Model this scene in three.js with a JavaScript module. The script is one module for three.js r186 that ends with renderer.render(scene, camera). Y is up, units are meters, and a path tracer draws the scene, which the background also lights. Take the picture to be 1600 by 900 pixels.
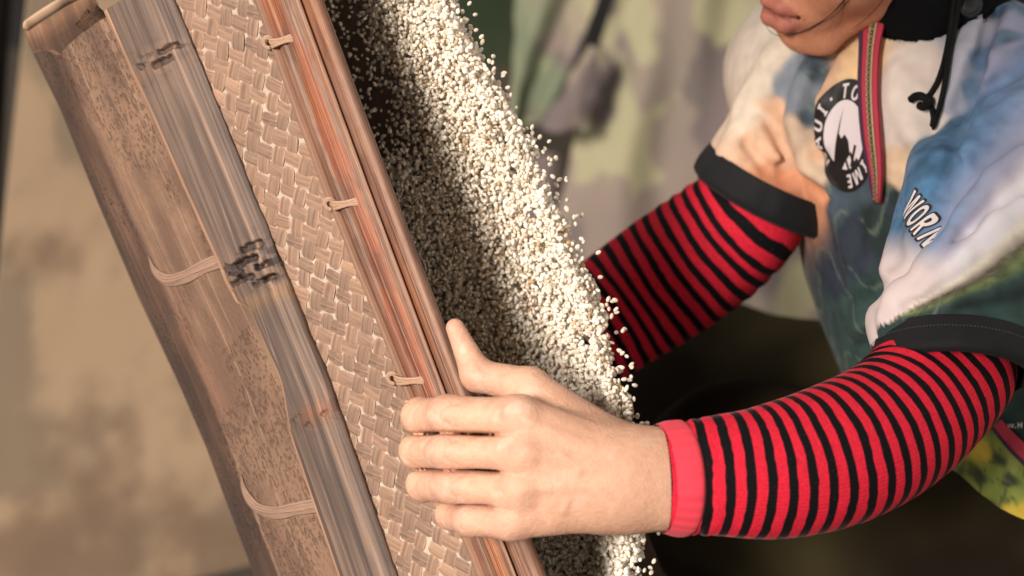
import * as THREE from 'three';
import { mergeGeometries } from 'three/addons/utils/BufferGeometryUtils.js';

// ---------------------------------------------------------------- camera, sky, sun, exposure
const scene = new THREE.Scene();
const camera = new THREE.PerspectiveCamera(16, 16 / 9, 0.05, 200);
const PITCH = THREE.MathUtils.degToRad(30);
const EYE = new THREE.Vector3(0, 1.36, 0);
camera.position.copy(EYE);
camera.rotation.set(-PITCH, 0, 0);
camera.focus = 1.215;
camera.userData.fStop = 5;
camera.updateMatrixWorld(true);

const renderer = new THREE.WebGLRenderer({ antialias: true });
renderer.setSize(1024, 576);
renderer.toneMapping = THREE.LinearToneMapping;
renderer.toneMappingExposure = 1.92;
renderer.shadowMap.enabled = true;

const RIGHT = new THREE.Vector3(1, 0, 0);
const UP = new THREE.Vector3(0, Math.cos(PITCH), -Math.sin(PITCH));
const FWD = new THREE.Vector3(0, -Math.sin(PITCH), -Math.cos(PITCH));
const dirOf = (r, u, f) => new THREE.Vector3().addScaledVector(RIGHT, r).addScaledVector(UP, u).addScaledVector(FWD, f).normalize();

// soft daylight that comes in from behind the photographer's left shoulder
const SUN = dirOf(-0.45, 0.13, -0.88);
const sun = new THREE.DirectionalLight(new THREE.Color(1.0, 0.94, 0.87), 3.0);
sun.position.copy(SUN).multiplyScalar(6).add(new THREE.Vector3(0, 0.7, -1.2));
sun.target.position.set(0, 0.7, -1.2);
sun.castShadow = true;
sun.shadow.radius = 30;
sun.shadow.mapSize.set(2048, 2048);
Object.assign(sun.shadow.camera, { left: -2.5, right: 2.5, top: 2.5, bottom: -2.5, near: 0.5, far: 14 });
scene.add(sun, sun.target);

{ // an even bright cloud cover, a little warmer toward the horizon
  const W = 128, H = 64, d = new Float32Array(W * H * 4);
  for (let y = 0; y < H; y++) for (let x = 0; x < W; x++) {
    const el = ((y + 0.5) / H - 0.5) * Math.PI, k = Math.max(0, Math.sin(el)), i = (y * W + x) * 4;
    const v = el < 0 ? 0.8 : 1.2 + 0.35 * k, cl = 1 + 0.08 * Math.sin(x * 0.29 + 2 * Math.sin(y * 0.4)) * Math.cos(y * 0.33 + Math.sin(x * 0.2));
    d[i] = 1.0 * v * cl; d[i + 1] = 0.95 * v * cl; d[i + 2] = 0.88 * v * cl; d[i + 3] = 1;
  }
  const t = new THREE.DataTexture(d, W, H, THREE.RGBAFormat, THREE.FloatType);
  t.mapping = THREE.EquirectangularReflectionMapping; t.magFilter = THREE.LinearFilter; t.needsUpdate = true;
  scene.background = t; scene.environment = t;
  scene.environmentIntensity = 0.3; scene.backgroundIntensity = 0.3;
}

// ---------------------------------------------------------------- helpers
const V = (x, y, z) => new THREE.Vector3(x, y, z);
const PX = 2 * Math.tan(THREE.MathUtils.degToRad(8)) / 900;      // metres per picture unit at one metre
// a place in the world, found by looking from the eye at picture position (x, y) of 1600 x 900 and going d metres deep
const P = (x, y, d) => EYE.clone().addScaledVector(FWD, d).addScaledVector(RIGHT, (x - 800) * PX * d).addScaledVector(UP, (450 - y) * PX * d);
const ray = (x, y) => FWD.clone().addScaledVector(RIGHT, (x - 800) * PX).addScaledVector(UP, (450 - y) * PX);
function mulberry(a) { return () => { a |= 0; a = a + 0x6D2B79F5 | 0; let t = Math.imul(a ^ a >>> 15, 1 | a); t = t + Math.imul(t ^ t >>> 7, 61 | t) ^ t; return ((t ^ t >>> 14) >>> 0) / 4294967296; }; }
const rnd = mulberry(20240611);
const rr = (a, b) => a + (b - a) * rnd();
const clamp = (x, a = 0, b = 1) => x < a ? a : x > b ? b : x;
const lerp = (a, b, t) => a + (b - a) * t;
const smooth = (a, b, x) => { const t = clamp((x - a) / (b - a)); return t * t * (3 - 2 * t); };
const hash3 = (x, y, z) => { let h = Math.imul(x, 374761393) ^ Math.imul(y, 668265263) ^ Math.imul(z, 2147483647 - 61); h = Math.imul(h ^ h >>> 13, 1274126177); h ^= h >>> 16; return (h >>> 0) / 4294967296; };
function noise(x, y, z = 0) {
  const ix = Math.floor(x), iy = Math.floor(y), iz = Math.floor(z); let fx = x - ix, fy = y - iy, fz = z - iz;
  fx = fx * fx * (3 - 2 * fx); fy = fy * fy * (3 - 2 * fy); fz = fz * fz * (3 - 2 * fz);
  const h = (a, b, c) => hash3(ix + a, iy + b, iz + c);
  const l = (a, b, t) => a + (b - a) * t;
  return l(l(l(h(0, 0, 0), h(1, 0, 0), fx), l(h(0, 1, 0), h(1, 1, 0), fx), fy), l(l(h(0, 0, 1), h(1, 0, 1), fx), l(h(0, 1, 1), h(1, 1, 1), fx), fy), fz);
}
const fbm = (x, y, z = 0, o = 4) => { let s = 0, a = 0.5, t = 0; for (let i = 0; i < o; i++) { s += a * noise(x, y, z); t += a; x = x * 2.03 + 11.3; y = y * 2.03 + 5.7; z = z * 2.03 + 3.1; a *= 0.5; } return s / t; };
const mix3 = (a, b, t) => [lerp(a[0], b[0], t), lerp(a[1], b[1], t), lerp(a[2], b[2], t)];
const lin = (c) => { const f = (v) => { v /= 255; return v <= 0.04045 ? v / 12.92 : ((v + 0.055) / 1.055) ** 2.4; }; return [f(c[0]), f(c[1]), f(c[2])]; };

function colourTex(w, h, fn, ru = 1, rv = 1) {           // fn(u, v) gives sRGB 0..255
  const d = new Uint8Array(w * h * 4);
  for (let y = 0; y < h; y++) for (let x = 0; x < w; x++) { const c = fn((x + 0.5) / w, (y + 0.5) / h), i = (y * w + x) * 4; d[i] = clamp(c[0], 0, 255); d[i + 1] = clamp(c[1], 0, 255); d[i + 2] = clamp(c[2], 0, 255); d[i + 3] = c.length > 3 ? clamp(c[3], 0, 255) : 255; }
  const t = new THREE.DataTexture(d, w, h, THREE.RGBAFormat, THREE.UnsignedByteType);
  t.colorSpace = THREE.SRGBColorSpace; t.magFilter = THREE.LinearFilter; t.minFilter = THREE.LinearMipmapLinearFilter; t.generateMipmaps = true;
  t.wrapS = t.wrapT = THREE.RepeatWrapping; t.repeat.set(ru, rv); t.needsUpdate = true; return t;
}
function greyTex(w, h, fn, ru = 1, rv = 1) { const t = colourTex(w, h, (u, v) => { const g = 255 * fn(u, v); return [g, g, g]; }, ru, rv); t.colorSpace = THREE.NoColorSpace; return t; }

const used = {};
function numbered(name) { const n = used[name] = (used[name] ?? -1) + 1; return n ? `${name}_${String(n).padStart(3, '0')}` : name; }
function shade(o) { o.castShadow = true; o.receiveShadow = true; return o; }
function part(name, geo, mat, parent) { const m = shade(new THREE.Mesh(geo, mat)); m.name = name; parent.add(m); return m; }
function thing(name, label, category, pos, group) { const g = new THREE.Group(); g.name = numbered(name); g.position.copy(pos); g.userData = { label, category }; if (group) g.userData.group = group; scene.add(g); g.updateMatrixWorld(true); return g; }
function struct(name, geo, mat) { const m = shade(new THREE.Mesh(geo, mat)); m.name = name; m.userData.kind = 'structure'; scene.add(m); return m; }
// geometry built in world places, moved so that it can hang under a thing that stands at `pos`
const under = (geo, pos) => geo.translate(-pos.x, -pos.y, -pos.z);

function grid(nu, nv, fn, closedU = false) {             // fn(i, j, u, v) -> {p, uv?, c?}
  const pos = [], uv = [], col = [], idx = []; const cols = closedU ? nu : nu + 1;
  for (let j = 0; j <= nv; j++) for (let i = 0; i <= nu; i++) { const r = fn(i / nu, j / nv, i, j); pos.push(r.p.x, r.p.y, r.p.z); uv.push(...(r.uv ?? [i / nu, j / nv])); if (r.c) col.push(...r.c); }
  const W = nu + 1;
  for (let j = 0; j < nv; j++) for (let i = 0; i < nu; i++) { const a = j * W + i; idx.push(a, a + 1, a + W, a + 1, a + W + 1, a + W); }
  const g = new THREE.BufferGeometry();
  g.setAttribute('position', new THREE.Float32BufferAttribute(pos, 3)); g.setAttribute('uv', new THREE.Float32BufferAttribute(uv, 2));
  if (col.length) g.setAttribute('color', new THREE.Float32BufferAttribute(col, 3));
  g.setIndex(idx); g.computeVertexNormals();
  if (closedU) { const n = g.attributes.normal; for (let j = 0; j <= nv; j++) { const a = j * W, b = a + nu, v = V(n.getX(a) + n.getX(b), n.getY(a) + n.getY(b), n.getZ(a) + n.getZ(b)).normalize(); n.setXYZ(a, v.x, v.y, v.z); n.setXYZ(b, v.x, v.y, v.z); } }
  return g;
}
function tube(pts, r, seg = 40, rad = 8, flat = 1, flatDir = null) { // a round or flattened tube along points, rounded off at both ends
  const c = new THREE.CatmullRomCurve3(pts, false, 'centripetal'), fr = c.computeFrenetFrames(seg, false), rf = typeof r === 'function' ? r : () => r;
  const len = c.getLength();
  return grid(rad, seg, (u, v, i, j) => {
    const o = c.getPointAt(v), a = u * Math.PI * 2; let N = fr.normals[j], B = fr.binormals[j];
    if (flatDir) { N = flatDir.clone().addScaledVector(fr.tangents[j], -flatDir.dot(fr.tangents[j])).normalize(); B = fr.tangents[j].clone().cross(N); }
    const e = (j === 0 || j === seg) ? 0.02 : (j === 1 || j === seg - 1) ? 0.8 : 1, R = rf(v) * e;
    return { p: o.addScaledVector(N, Math.cos(a) * R * flat).addScaledVector(B, Math.sin(a) * R), uv: [u * 2 * Math.PI * rf(0.5), v * len] };
  }, true);
}

// ---- signed distances, joined smoothly and meshed with surface nets
const smin = (a, b, k) => { const h = k - Math.abs(a - b); return h > 0 ? Math.min(a, b) - h * h / (4 * k) : Math.min(a, b); };
function cap(A, B, ra, rb = ra) { // tapered capsule
  const ax = A.x, ay = A.y, az = A.z, bx = B.x - ax, by = B.y - ay, bz = B.z - az, q = 1 / Math.max(1e-9, bx * bx + by * by + bz * bz);
  return (x, y, z) => { x -= ax; y -= ay; z -= az; let t = (x * bx + y * by + z * bz) * q; t = t < 0 ? 0 : t > 1 ? 1 : t; x -= bx * t; y -= by * t; z -= bz * t; return Math.sqrt(x * x + y * y + z * z) - (ra + (rb - ra) * t); };
}
function meshSDF(f, lo, hi, c) {
  const nx = Math.ceil((hi.x - lo.x) / c) + 1, ny = Math.ceil((hi.y - lo.y) / c) + 1, nz = Math.ceil((hi.z - lo.z) / c) + 1, B = 6;
  const val = new Float32Array(nx * ny * nz);
  for (let bz = 0; bz < nz; bz += B) for (let by = 0; by < ny; by += B) for (let bx = 0; bx < nx; bx += B) {
    const h = B * c / 2, v = f(lo.x + bx * c + h, lo.y + by * c + h, lo.z + bz * c + h), far = Math.abs(v) > h * 1.75 * 1.25 + 0.003;
    for (let z = bz; z < Math.min(nz, bz + B); z++) for (let y = by; y < Math.min(ny, by + B); y++) for (let x = bx; x < Math.min(nx, bx + B); x++) val[(z * ny + y) * nx + x] = far ? v : f(lo.x + x * c, lo.y + y * c, lo.z + z * c);
  }
  const pos = [], idx = [], map = new Int32Array(nx * ny * nz).fill(-1), at = (x, y, z) => (z * ny + y) * nx + x;
  const CO = [[0, 0, 0], [1, 0, 0], [0, 1, 0], [1, 1, 0], [0, 0, 1], [1, 0, 1], [0, 1, 1], [1, 1, 1]], ED = [[0, 1], [2, 3], [4, 5], [6, 7], [0, 2], [1, 3], [4, 6], [5, 7], [0, 4], [1, 5], [2, 6], [3, 7]];
  const v = new Float64Array(8);
  for (let z = 0; z < nz - 1; z++) for (let y = 0; y < ny - 1; y++) for (let x = 0; x < nx - 1; x++) {
    let m = 0; for (let i = 0; i < 8; i++) { v[i] = val[at(x + CO[i][0], y + CO[i][1], z + CO[i][2])]; if (v[i] < 0) m |= 1 << i; }
    if (m === 0 || m === 255) continue;
    let n = 0, sx = 0, sy = 0, sz = 0;
    for (const [a, b] of ED) if ((v[a] < 0) !== (v[b] < 0)) { const t = v[a] / (v[a] - v[b]); sx += CO[a][0] + (CO[b][0] - CO[a][0]) * t; sy += CO[a][1] + (CO[b][1] - CO[a][1]) * t; sz += CO[a][2] + (CO[b][2] - CO[a][2]) * t; n++; }
    map[at(x, y, z)] = pos.length / 3; pos.push(lo.x + (x + sx / n) * c, lo.y + (y + sy / n) * c, lo.z + (z + sz / n) * c);
  }
  const quad = (a, b, d, e, flip) => { if (a < 0 || b < 0 || d < 0 || e < 0) return; flip ? idx.push(a, d, b, b, d, e) : idx.push(a, b, d, b, e, d); };
  for (let z = 1; z < nz - 1; z++) for (let y = 1; y < ny - 1; y++) for (let x = 1; x < nx - 1; x++) {
    const s = val[at(x, y, z)] < 0;
    if (s !== val[at(x + 1, y, z)] < 0) quad(map[at(x, y - 1, z - 1)], map[at(x, y, z - 1)], map[at(x, y - 1, z)], map[at(x, y, z)], !s);
    if (s !== val[at(x, y + 1, z)] < 0) quad(map[at(x - 1, y, z - 1)], map[at(x - 1, y, z)], map[at(x, y, z - 1)], map[at(x, y, z)], !s);
    if (s !== val[at(x, y, z + 1)] < 0) quad(map[at(x - 1, y - 1, z)], map[at(x, y - 1, z)], map[at(x - 1, y, z)], map[at(x, y, z)], !s);
  }
  const nor = new Float32Array(pos.length), e = c * 0.6;
  for (let i = 0; i < pos.length; i += 3) {
    const x = pos[i], y = pos[i + 1], z = pos[i + 2], gx = f(x + e, y, z) - f(x - e, y, z), gy = f(x, y + e, z) - f(x, y - e, z), gz = f(x, y, z + e) - f(x, y, z - e), L = Math.hypot(gx, gy, gz) || 1;
    nor[i] = gx / L; nor[i + 1] = gy / L; nor[i + 2] = gz / L;
  }
  const g = new THREE.BufferGeometry();
  g.setAttribute('position', new THREE.Float32BufferAttribute(pos, 3)); g.setAttribute('normal', new THREE.Float32BufferAttribute(nor, 3));
  g.setIndex(idx); return g;
}
function paint(geo, fn) { const p = geo.attributes.position, c = new Float32Array(p.count * 3); for (let i = 0; i < p.count; i++) { const k = fn(p.getX(i), p.getY(i), p.getZ(i)); c[i * 3] = k[0]; c[i * 3 + 1] = k[1]; c[i * 3 + 2] = k[2]; } geo.setAttribute('color', new THREE.Float32BufferAttribute(c, 3)); return geo; }
function uvBy(geo, U, W) { const p = geo.attributes.position, a = new Float32Array(p.count * 2), q = V(0, 0, 0); for (let i = 0; i < p.count; i++) { q.fromBufferAttribute(p, i); a[i * 2] = q.dot(U); a[i * 2 + 1] = q.dot(W); } geo.setAttribute('uv', new THREE.Float32BufferAttribute(a, 2)); return geo; }
function boxOf(pts, m) { const b = new THREE.Box3().setFromPoints(pts); return [b.min.subScalar(m), b.max.addScalar(m)]; }
function march(f, o, d, t = 0.6, end = 2.6) { for (let i = 0; i < 400 && t < end; i++) { const v = f(o.x + d.x * t, o.y + d.y * t, o.z + d.z * t); if (v < 2e-4) return o.clone().addScaledVector(d, t); t += v * 0.7; } return null; }
const gradOf = (f, p, e = 1e-3) => V(f(p.x + e, p.y, p.z) - f(p.x - e, p.y, p.z), f(p.x, p.y + e, p.z) - f(p.x, p.y - e, p.z), f(p.x, p.y, p.z + e) - f(p.x, p.y, p.z - e)).normalize();
// an added plank wall, unseen behind the camera, placed to shade the figure
{
  const t = 1.75, a = P(1475, 690, 1.15).addScaledVector(SUN, t), b = P(1262, 150, 1.38).addScaledVector(SUN, t), e = b.clone().sub(a).normalize(), out = SUN.clone().cross(e).normalize(); if (out.dot(RIGHT) < 0) out.negate();
  const c0 = a.clone().addScaledVector(e, -0.9), g = [];
  for (let i = 0; i < 12; i++) { const h = new THREE.BoxGeometry(0.235, 3.4, 0.03); h.translate(0.12 + i * 0.24, 1.7, 0.003 * (i % 3)); g.push(h); }
  const geo = mergeGeometries(g); geo.applyMatrix4(new THREE.Matrix4().makeBasis(out, e, out.clone().cross(e)).setPosition(c0));
  struct('added_shade_wall', geo, new THREE.MeshStandardMaterial({ color: new THREE.Color(0.16, 0.11, 0.07), roughness: 0.9 }));
}
// ---------------------------------------------------------------- setting: ground, dark bank, board, camouflage cloth
{
  const g = grid(120, 120, (u, v) => { // a sheet to the horizon, finer near the place
    const a = (u - 0.5) * 2, b = (v - 0.5) * 2, x = Math.sign(a) * Math.abs(a) ** 3 * 60, z = -1.8 + Math.sign(b) * Math.abs(b) ** 3 * 60;
    const y = 0.02 * (fbm(x * 2, z * 2) - 0.5), k = fbm(x * 6 + 3, z * 6, 1);
    return { p: V(x, y, z), c: mix3([0.022, 0.015, 0.010], [0.05, 0.035, 0.022], k) };
  });
  g.index.array.reverse(); g.computeVertexNormals();
  struct('ground', g, new THREE.MeshStandardMaterial({ vertexColors: true, roughness: 0.95 }));
}
{ // a dark overgrown earth bank that closes the place behind
  const g = grid(90, 40, (u, v) => {
    const x = lerp(-1.6, 1.6, u), y = lerp(-0.02, 2.0, v), z = -3.15 - 0.25 * v + 0.16 * fbm(x * 4, y * 4, 2) - 0.35 * Math.abs(u - 0.5);
    const n = fbm(x * 7, y * 7, 5), green = smooth(0.40, 0.55, fbm(x * 3.1 + 9, y * 3.1, 4)) * smooth(0.06, -0.02, x);
    let c = mix3(mix3([0.005, 0.004, 0.003], [0.05, 0.035, 0.02], n), [0.003, 0.0025, 0.002], smooth(0.02, 0.1, x)); c = mix3(c, [0.012, 0.024, 0.006], green * 0.9);
    c = mix3(c, [0.003, 0.002, 0.002], smooth(-0.42, -0.62, x));
    return { p: V(x, y, z), c };
  });
  struct('earth_bank_terrain', g, new THREE.MeshStandardMaterial({ vertexColors: true, roughness: 1 }));
}
{ // stained plywood board standing at the left, behind the tray
  const D = 2.15, a = P(52, -60, D), b = P(470, -60, D + 0.12), c = P(-60, 1000, D - 0.04), d = P(520, 1000, D + 0.08);
  const base = c.clone();
  const board = thing('plywood_board', 'tan stained plywood board standing upright behind the woven bamboo tray', 'board', base);
  const nrm = b.clone().sub(a).cross(c.clone().sub(a)).normalize(); if (nrm.dot(FWD) > 0) nrm.negate();
  const tint = (u, v) => {
    const n = fbm(u * 4, v * 6, 7), m = fbm(u * 4 + 4, v * 8 + 2, 3, 5), k = fbm(u * 14, v * 26, 9);
    let q = mix3([0.235, 0.15, 0.09], [0.29, 0.195, 0.115], n);
    q = mix3(q, [0.14, 0.10, 0.062], smooth(0.42, 0.62, m) * 0.85);
    q = mix3(q, [0.12, 0.07, 0.04], smooth(0.40, 0.62, fbm(u * 4, v * 7, 21) * 0.6 + k * 0.25 + (v - 0.55) * 0.35) * 0.85);
    return q;
  };
  const at = (u, v) => a.clone().lerp(b, u).lerp(c.clone().lerp(d, u), v);
  const front = grid(90, 150, (u, v) => ({ p: at(u, v).addScaledVector(nrm, 0.001 * (fbm(u * 12, v * 9, 1) - 0.5)), c: tint(u, v), uv: [u * 0.3, v * 0.75] }));
  const back = grid(4, 4, (u, v) => ({ p: at(1 - u, v).addScaledVector(nrm, -0.016), c: tint(u, v), uv: [u, v] }));
  const edge = (A, B, du) => grid(1, 40, (u, v) => ({ p: at(A, v).addScaledVector(nrm, du ? -0.016 * u : -0.016 * (1 - u)), c: mix3(tint(A, v), [0.2, 0.14, 0.08], 0.5), uv: [u, v] }));
  const geo = mergeGeometries([front, back, edge(0, 0, true), edge(1, 1, false)]);
  part('panel', under(geo, base), new THREE.MeshStandardMaterial({ vertexColors: true, roughness: 0.85, side: THREE.DoubleSide }), board);
  const q = []; // an added near-black post stands in for the dark gap beside the board
  const base2 = P(-10, 1000, 2.4), post = thing('added_dark_post', 'added nearly black post filling the dark gap at the far left beyond the board', 'post', base2);
  const A = P(-60, -80, 2.35), Bp = P(40, -80, 2.35), C = P(-70, 1000, 2.35);
  const g2 = grid(24, 60, (u, v) => { const an = u * 2 * Math.PI, r = 0.045 * (1 + 0.1 * fbm(Math.cos(an) * 2 + 3, v * 9, Math.sin(an) * 2)); return { p: P(-42 - 60 * v, lerp(-120, 1040, v), 2.35).addScaledVector(RIGHT, Math.cos(an) * r).addScaledVector(FWD, Math.sin(an) * r), c: mix3([0.006, 0.004, 0.003], [0.014, 0.009, 0.007], fbm(u * 30, v * 3, 3)) }; }, true);
  part('shaft', under(g2, base2), new THREE.MeshStandardMaterial({ vertexColors: true, roughness: 1, side: THREE.DoubleSide }), post);
}
// camouflage garment hanging in folds
const camoTint = (x, y) => {
  const w = fbm(x * 9, y * 6, 3) * 0.9, A = fbm(x * 15 + w, y * 10 + w, 1, 3), Bn = fbm(x * 17 + 20, y * 11 + w, 5, 3), Cn = fbm(x * 21 + 40, y * 14, 8, 3);
  let c = mix3([0.175, 0.133, 0.112], [0.225, 0.175, 0.138], Cn);
  if (A > 0.53) c = mix3(c, [0.255, 0.21, 0.145], smooth(0.53, 0.60, A));
  if (Bn > 0.56) c = mix3(c, [0.125, 0.095, 0.09], smooth(0.56, 0.61, Bn));
  if (Cn > 0.60) c = mix3(c, [0.29, 0.26, 0.155], smooth(0.60, 0.66, Cn));
  return c;
};
{
  const base = P(1010, 480, 2.45);
  const cloth = thing('camouflage_cloth', 'faded camouflage cloth hanging in long folds behind the striped arm', 'cloth', base);
  const mat = new THREE.MeshStandardMaterial({ vertexColors: true, roughness: 0.95, side: THREE.DoubleSide });
  const sheet = (name, tl, tr, bl, br, d, fold, green, nu = 90, nv = 90, bow = 0) => {
    const g = grid(nu, nv, (u, v) => {
      const e = v * v * 0.02 * Math.sin(u * 9), x = lerp(lerp(tl[0], tr[0], u), lerp(bl[0], br[0], u), v) + 14 * (fbm(v * 5, u * 3, tl[0], 2) - 0.5) + (bow ?? 0) * Math.sin(v * 3.1), y = lerp(lerp(tl[1], tr[1], u), lerp(bl[1], br[1], u), v) + 16 * (fbm(u * 5, v * 2, tl[0] + 5, 2) - 0.5);
      const dz = fold(u, v), p = P(x, y, d + dz);
      let c = camoTint(p.x + 3, p.y);
      if (green) { const k = smooth(0.50, 0.62, fbm(p.x * 12 + 7, p.y * 12, 9, 3)); c = mix3(c, [0.14, 0.19, 0.095], k * green * 0.75); }
      c = [c[0] * 0.84, c[1] * 0.82, c[2] * 0.82];
      return { p, c };
    });
    return part(name, under(g, base), mat, cloth);
  };
  sheet('main_panel', [1000, -120], [1360, -120], [846, 500], [1380, 500], 2.42, (u, v) => 0.014 * Math.sin(u * 13 + 2.5 * v + 1.2 * Math.sin(v * 3)) * (0.5 + v) + 0.005 * Math.sin(u * 31 - 3 * v) + 0.03 * Math.abs(u - 0.5), 0.1, 90, 90, -22);
  sheet('middle_flap', [918, 66], [946, 84], [846, 205], [916, 204], 2.38, (u, v) => -0.012 * Math.sin(u * 3.1), 0.0, 20, 20);
  sheet('sleeve_panel', [806, -120], [968, -120], [786, 196], [852, 198], 2.46, (u, v) => 0.012 * Math.sin(u * 9 + v * 4), 0.8, 50, 50, 8);
  sheet('lower_flap', [800, 236], [876, 240], [780, 500], [880, 500], 2.47, (u, v) => 0.015 * Math.sin(u * 6), 0.6, 30, 30);
}

// ---------------------------------------------------------------- the bamboo tray
const rimA = V(345, 895, 0), AL = Math.atan2(345, 895), TILT = THREE.MathUtils.degToRad(35);
const TS = RIGHT.clone().multiplyScalar(Math.sin(AL)).addScaledVector(UP, -Math.cos(AL));            // along the rim, downwards
const CR = RIGHT.clone().multiplyScalar(-Math.cos(AL)).addScaledVector(UP, -Math.sin(AL) + 2 * Math.sin(AL)).normalize(); // across, away from the rim
CR.copy(TS).cross(FWD).normalize(); if (CR.dot(RIGHT) > 0) CR.negate();
const TW = CR.clone().multiplyScalar(Math.cos(TILT)).addScaledVector(FWD, Math.sin(TILT));
const TN = TS.clone().cross(TW).normalize(); if (TN.dot(FWD) > 0) TN.negate();
const TO = P(503 + 345 * 450 / 895, 450, 1.185);
const T = (s, w, h) => TO.clone().addScaledVector(TS, s).addScaledVector(TW, w).addScaledVector(TN, h);
function onTray(x, y, h = 0) { const d = ray(x, y), o = TO.clone().addScaledVector(TN, h), t = o.clone().sub(EYE).dot(TN) / d.dot(TN), q = EYE.clone().addScaledVector(d, t).sub(TO); return { s: q.dot(TS), w: q.dot(TW) }; }
function edgeLine(pts) { // picture positions along an edge -> w as a function of s
  const k = pts.map(([x, y]) => onTray(x, y)).sort((a, b) => a.s - b.s);
  return (s) => { if (s <= k[0].s) { const a = k[0], b = k[Math.min(2, k.length - 1)]; return a.w + (s - a.s) * (b.w - a.w) / (b.s - a.s) * 0.7; } for (let i = 1; i < k.length; i++) if (s <= k[i].s) return lerp(k[i - 1].w, k[i].w, (s - k[i - 1].s) / (k[i].s - k[i - 1].s)); const a = k[k.length - 2], b = k[k.length - 1]; return b.w + (s - b.s) * (b.w - a.w) / (b.s - a.s) * 0.5; };
}
const E0 = edgeLine([[33, 48], [85, 155], [143, 300], [207, 450], [277, 600], [320, 700], [357, 800], [395, 900]]);
const E1 = edgeLine([[80, 60], [180, 300], [312, 600], [430, 900]]);
const E2 = edgeLine([[158, 0], [294, 300], [431, 600], [533, 900]]);
const E3 = edgeLine([[277, 0], [398, 297], [520, 597], [624, 897]]);
const E4 = edgeLine([[409, 0], [516, 293], [634, 585], [757, 895]]);
const EG = edgeLine([[468, 0], [578, 300], [690, 600], [806, 900]]);
const E5 = edgeLine([[503, 0], [614, 300], [730, 605], [850, 895]]);
const S0 = -0.235, S1 = 0.30;
const trayBase = T(0.1, 0.09, -0.02);
const tray = thing('winnowing_tray', 'weathered bamboo winnowing tray tilted on edge, woven back toward the camera', 'winnowing tray', trayBase);

const C_GREY = [112, 98, 88], C_TAN = [150, 118, 94], C_PALE = [196, 164, 134], C_DARK = [62, 46, 38];
// old bamboo: long fibres, grime in the grain, worn pale streaks
function fibreMaps(seed, w, h, cols, streak) {
  const f = (u, v) => { const a = fbm(u * 52 + seed, v * 2.2, seed, 3), b = fbm(u * 11, v * 1.6 + seed, seed + 2, 3), c = fbm(u * 120, v * 60, seed + 5, 2), d = fbm(u * 4, v * 22, seed + 9, 4); return [a, b, c, d]; };
  const col = colourTex(w, h, (u, v) => { const [a, b, c, d] = f(u, v); let q = mix3(cols[0], cols[1], smooth(0.3, 0.7, b * 0.6 + d * 0.4)); q = mix3(q, cols[2], smooth(0.56, 0.74, a) * streak); q = mix3(q, cols[3], smooth(0.56, 0.76, 1 - a) * 0.65 + smooth(0.62, 0.8, c) * 0.3); const g = 0.88 + 0.24 * c; return [q[0] * g, q[1] * g, q[2] * g]; });
  const bump = greyTex(w, h, (u, v) => { const [a, , c] = f(u, v); return 0.65 * a + 0.35 * c; });
  return { col, bump };
}
function battenMaps() { // a smooth grey-brown skin with a few long worn lines
  const f = (u, v) => [fbm(u * 9, v * 2.5, 3, 4), fbm(u * 34, v * 3, 5, 2), fbm(u * 90, v * 26, 7, 2), fbm(u * 6, v * 16, 9, 4), 1 - Math.abs(2 * noise(u * 13 + 0.3 * noise(v * 4, 2, 1), v * 1.2, 15) - 1)];
  const low = (v) => smooth(0.42, 0.45, v);
  const col = colourTex(256, 1536, (u, v) => { const [a, b, c, d, l] = f(u, v); let q = mix3([84, 69, 61], [114, 94, 82], smooth(0.3, 0.7, a * 0.5 + d * 0.5)); q = mix3(q, [146, 122, 106], smooth(0.95, 0.995, l) * 0.6); q = mix3(q, [140, 116, 100], smooth(0.58, 0.72, b) * lerp(0.15, 0.5, low(v))); q = mix3(q, [58, 46, 41], smooth(0.56, 0.72, 1 - b) * lerp(0.3, 0.6, low(v))); const g = 0.86 + 0.28 * c; return [q[0] * g, q[1] * g, q[2] * g]; });
  const bump = greyTex(256, 1536, (u, v) => { const [a, b, c, , l] = f(u, v); return 0.4 * b + 0.25 * c + 0.2 * a + 0.15 * l; });
  return { col, bump };
}
function woodMat(m, bump = 0.0008, extra = {}) { return new THREE.MeshStandardMaterial({ map: m.col, bumpMap: m.bump, bumpScale: bump, roughness: 0.72, ...extra }); }
// a strip that runs along the tray: profile(f, s) -> [w, h] for f in 0..1; tinted by vertex colours
function strip(ns, nf, s0, s1, profile, tint, lean = 0, uOf = null) {
  const sAt = typeof s0 === 'function' ? (f, v) => lerp(s0(f), s1, v) : (f, v) => lerp(s0, s1, v);
  const g = grid(nf, ns, (f, v) => { const s = sAt(f, v), [w, h, ds] = profile(f, s); return { p: T(s + (ds ?? 0), w - lean * h, h), uv: [uOf ? uOf(s, w) : 0.04 + 0.92 * f, (s + 0.25) / 0.6], c: tint ? tint(f, s, w) : [1, 1, 1] }; });
  return g;
}
// outline of a raised strip: side, rounded shoulders, crowned face, side
function crown(f, wa, wb, base, hgt, round = 0.18) {
  const w = lerp(wa, wb, clamp((f - 0.06) / 0.88)), q = Math.abs(f - 0.5) * 2;
  const h = q > 0.88 ? lerp(base, base + hgt * 0.45, (1 - q) / 0.12) : base + hgt * (0.45 + 0.55 * Math.sqrt(clamp(1 - ((q - 0) / 0.89) ** (1 / round * 0.6))));
  return [w, h];
}
const mGrey = battenMaps();
const mTan = fibreMaps(17, 192, 1024, [[132, 108, 96], [158, 130, 114], [186, 154, 132], [96, 76, 64]], 0.4);
const mRim = fibreMaps(31, 192, 1536, [[122, 88, 71], [146, 108, 87], [182, 148, 122], [80, 53, 41]], 0.45);
const vmat = (m, b, e = {}) => woodMat(m, b * 0.55, { vertexColors: true, side: THREE.DoubleSide, ...e });

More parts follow.
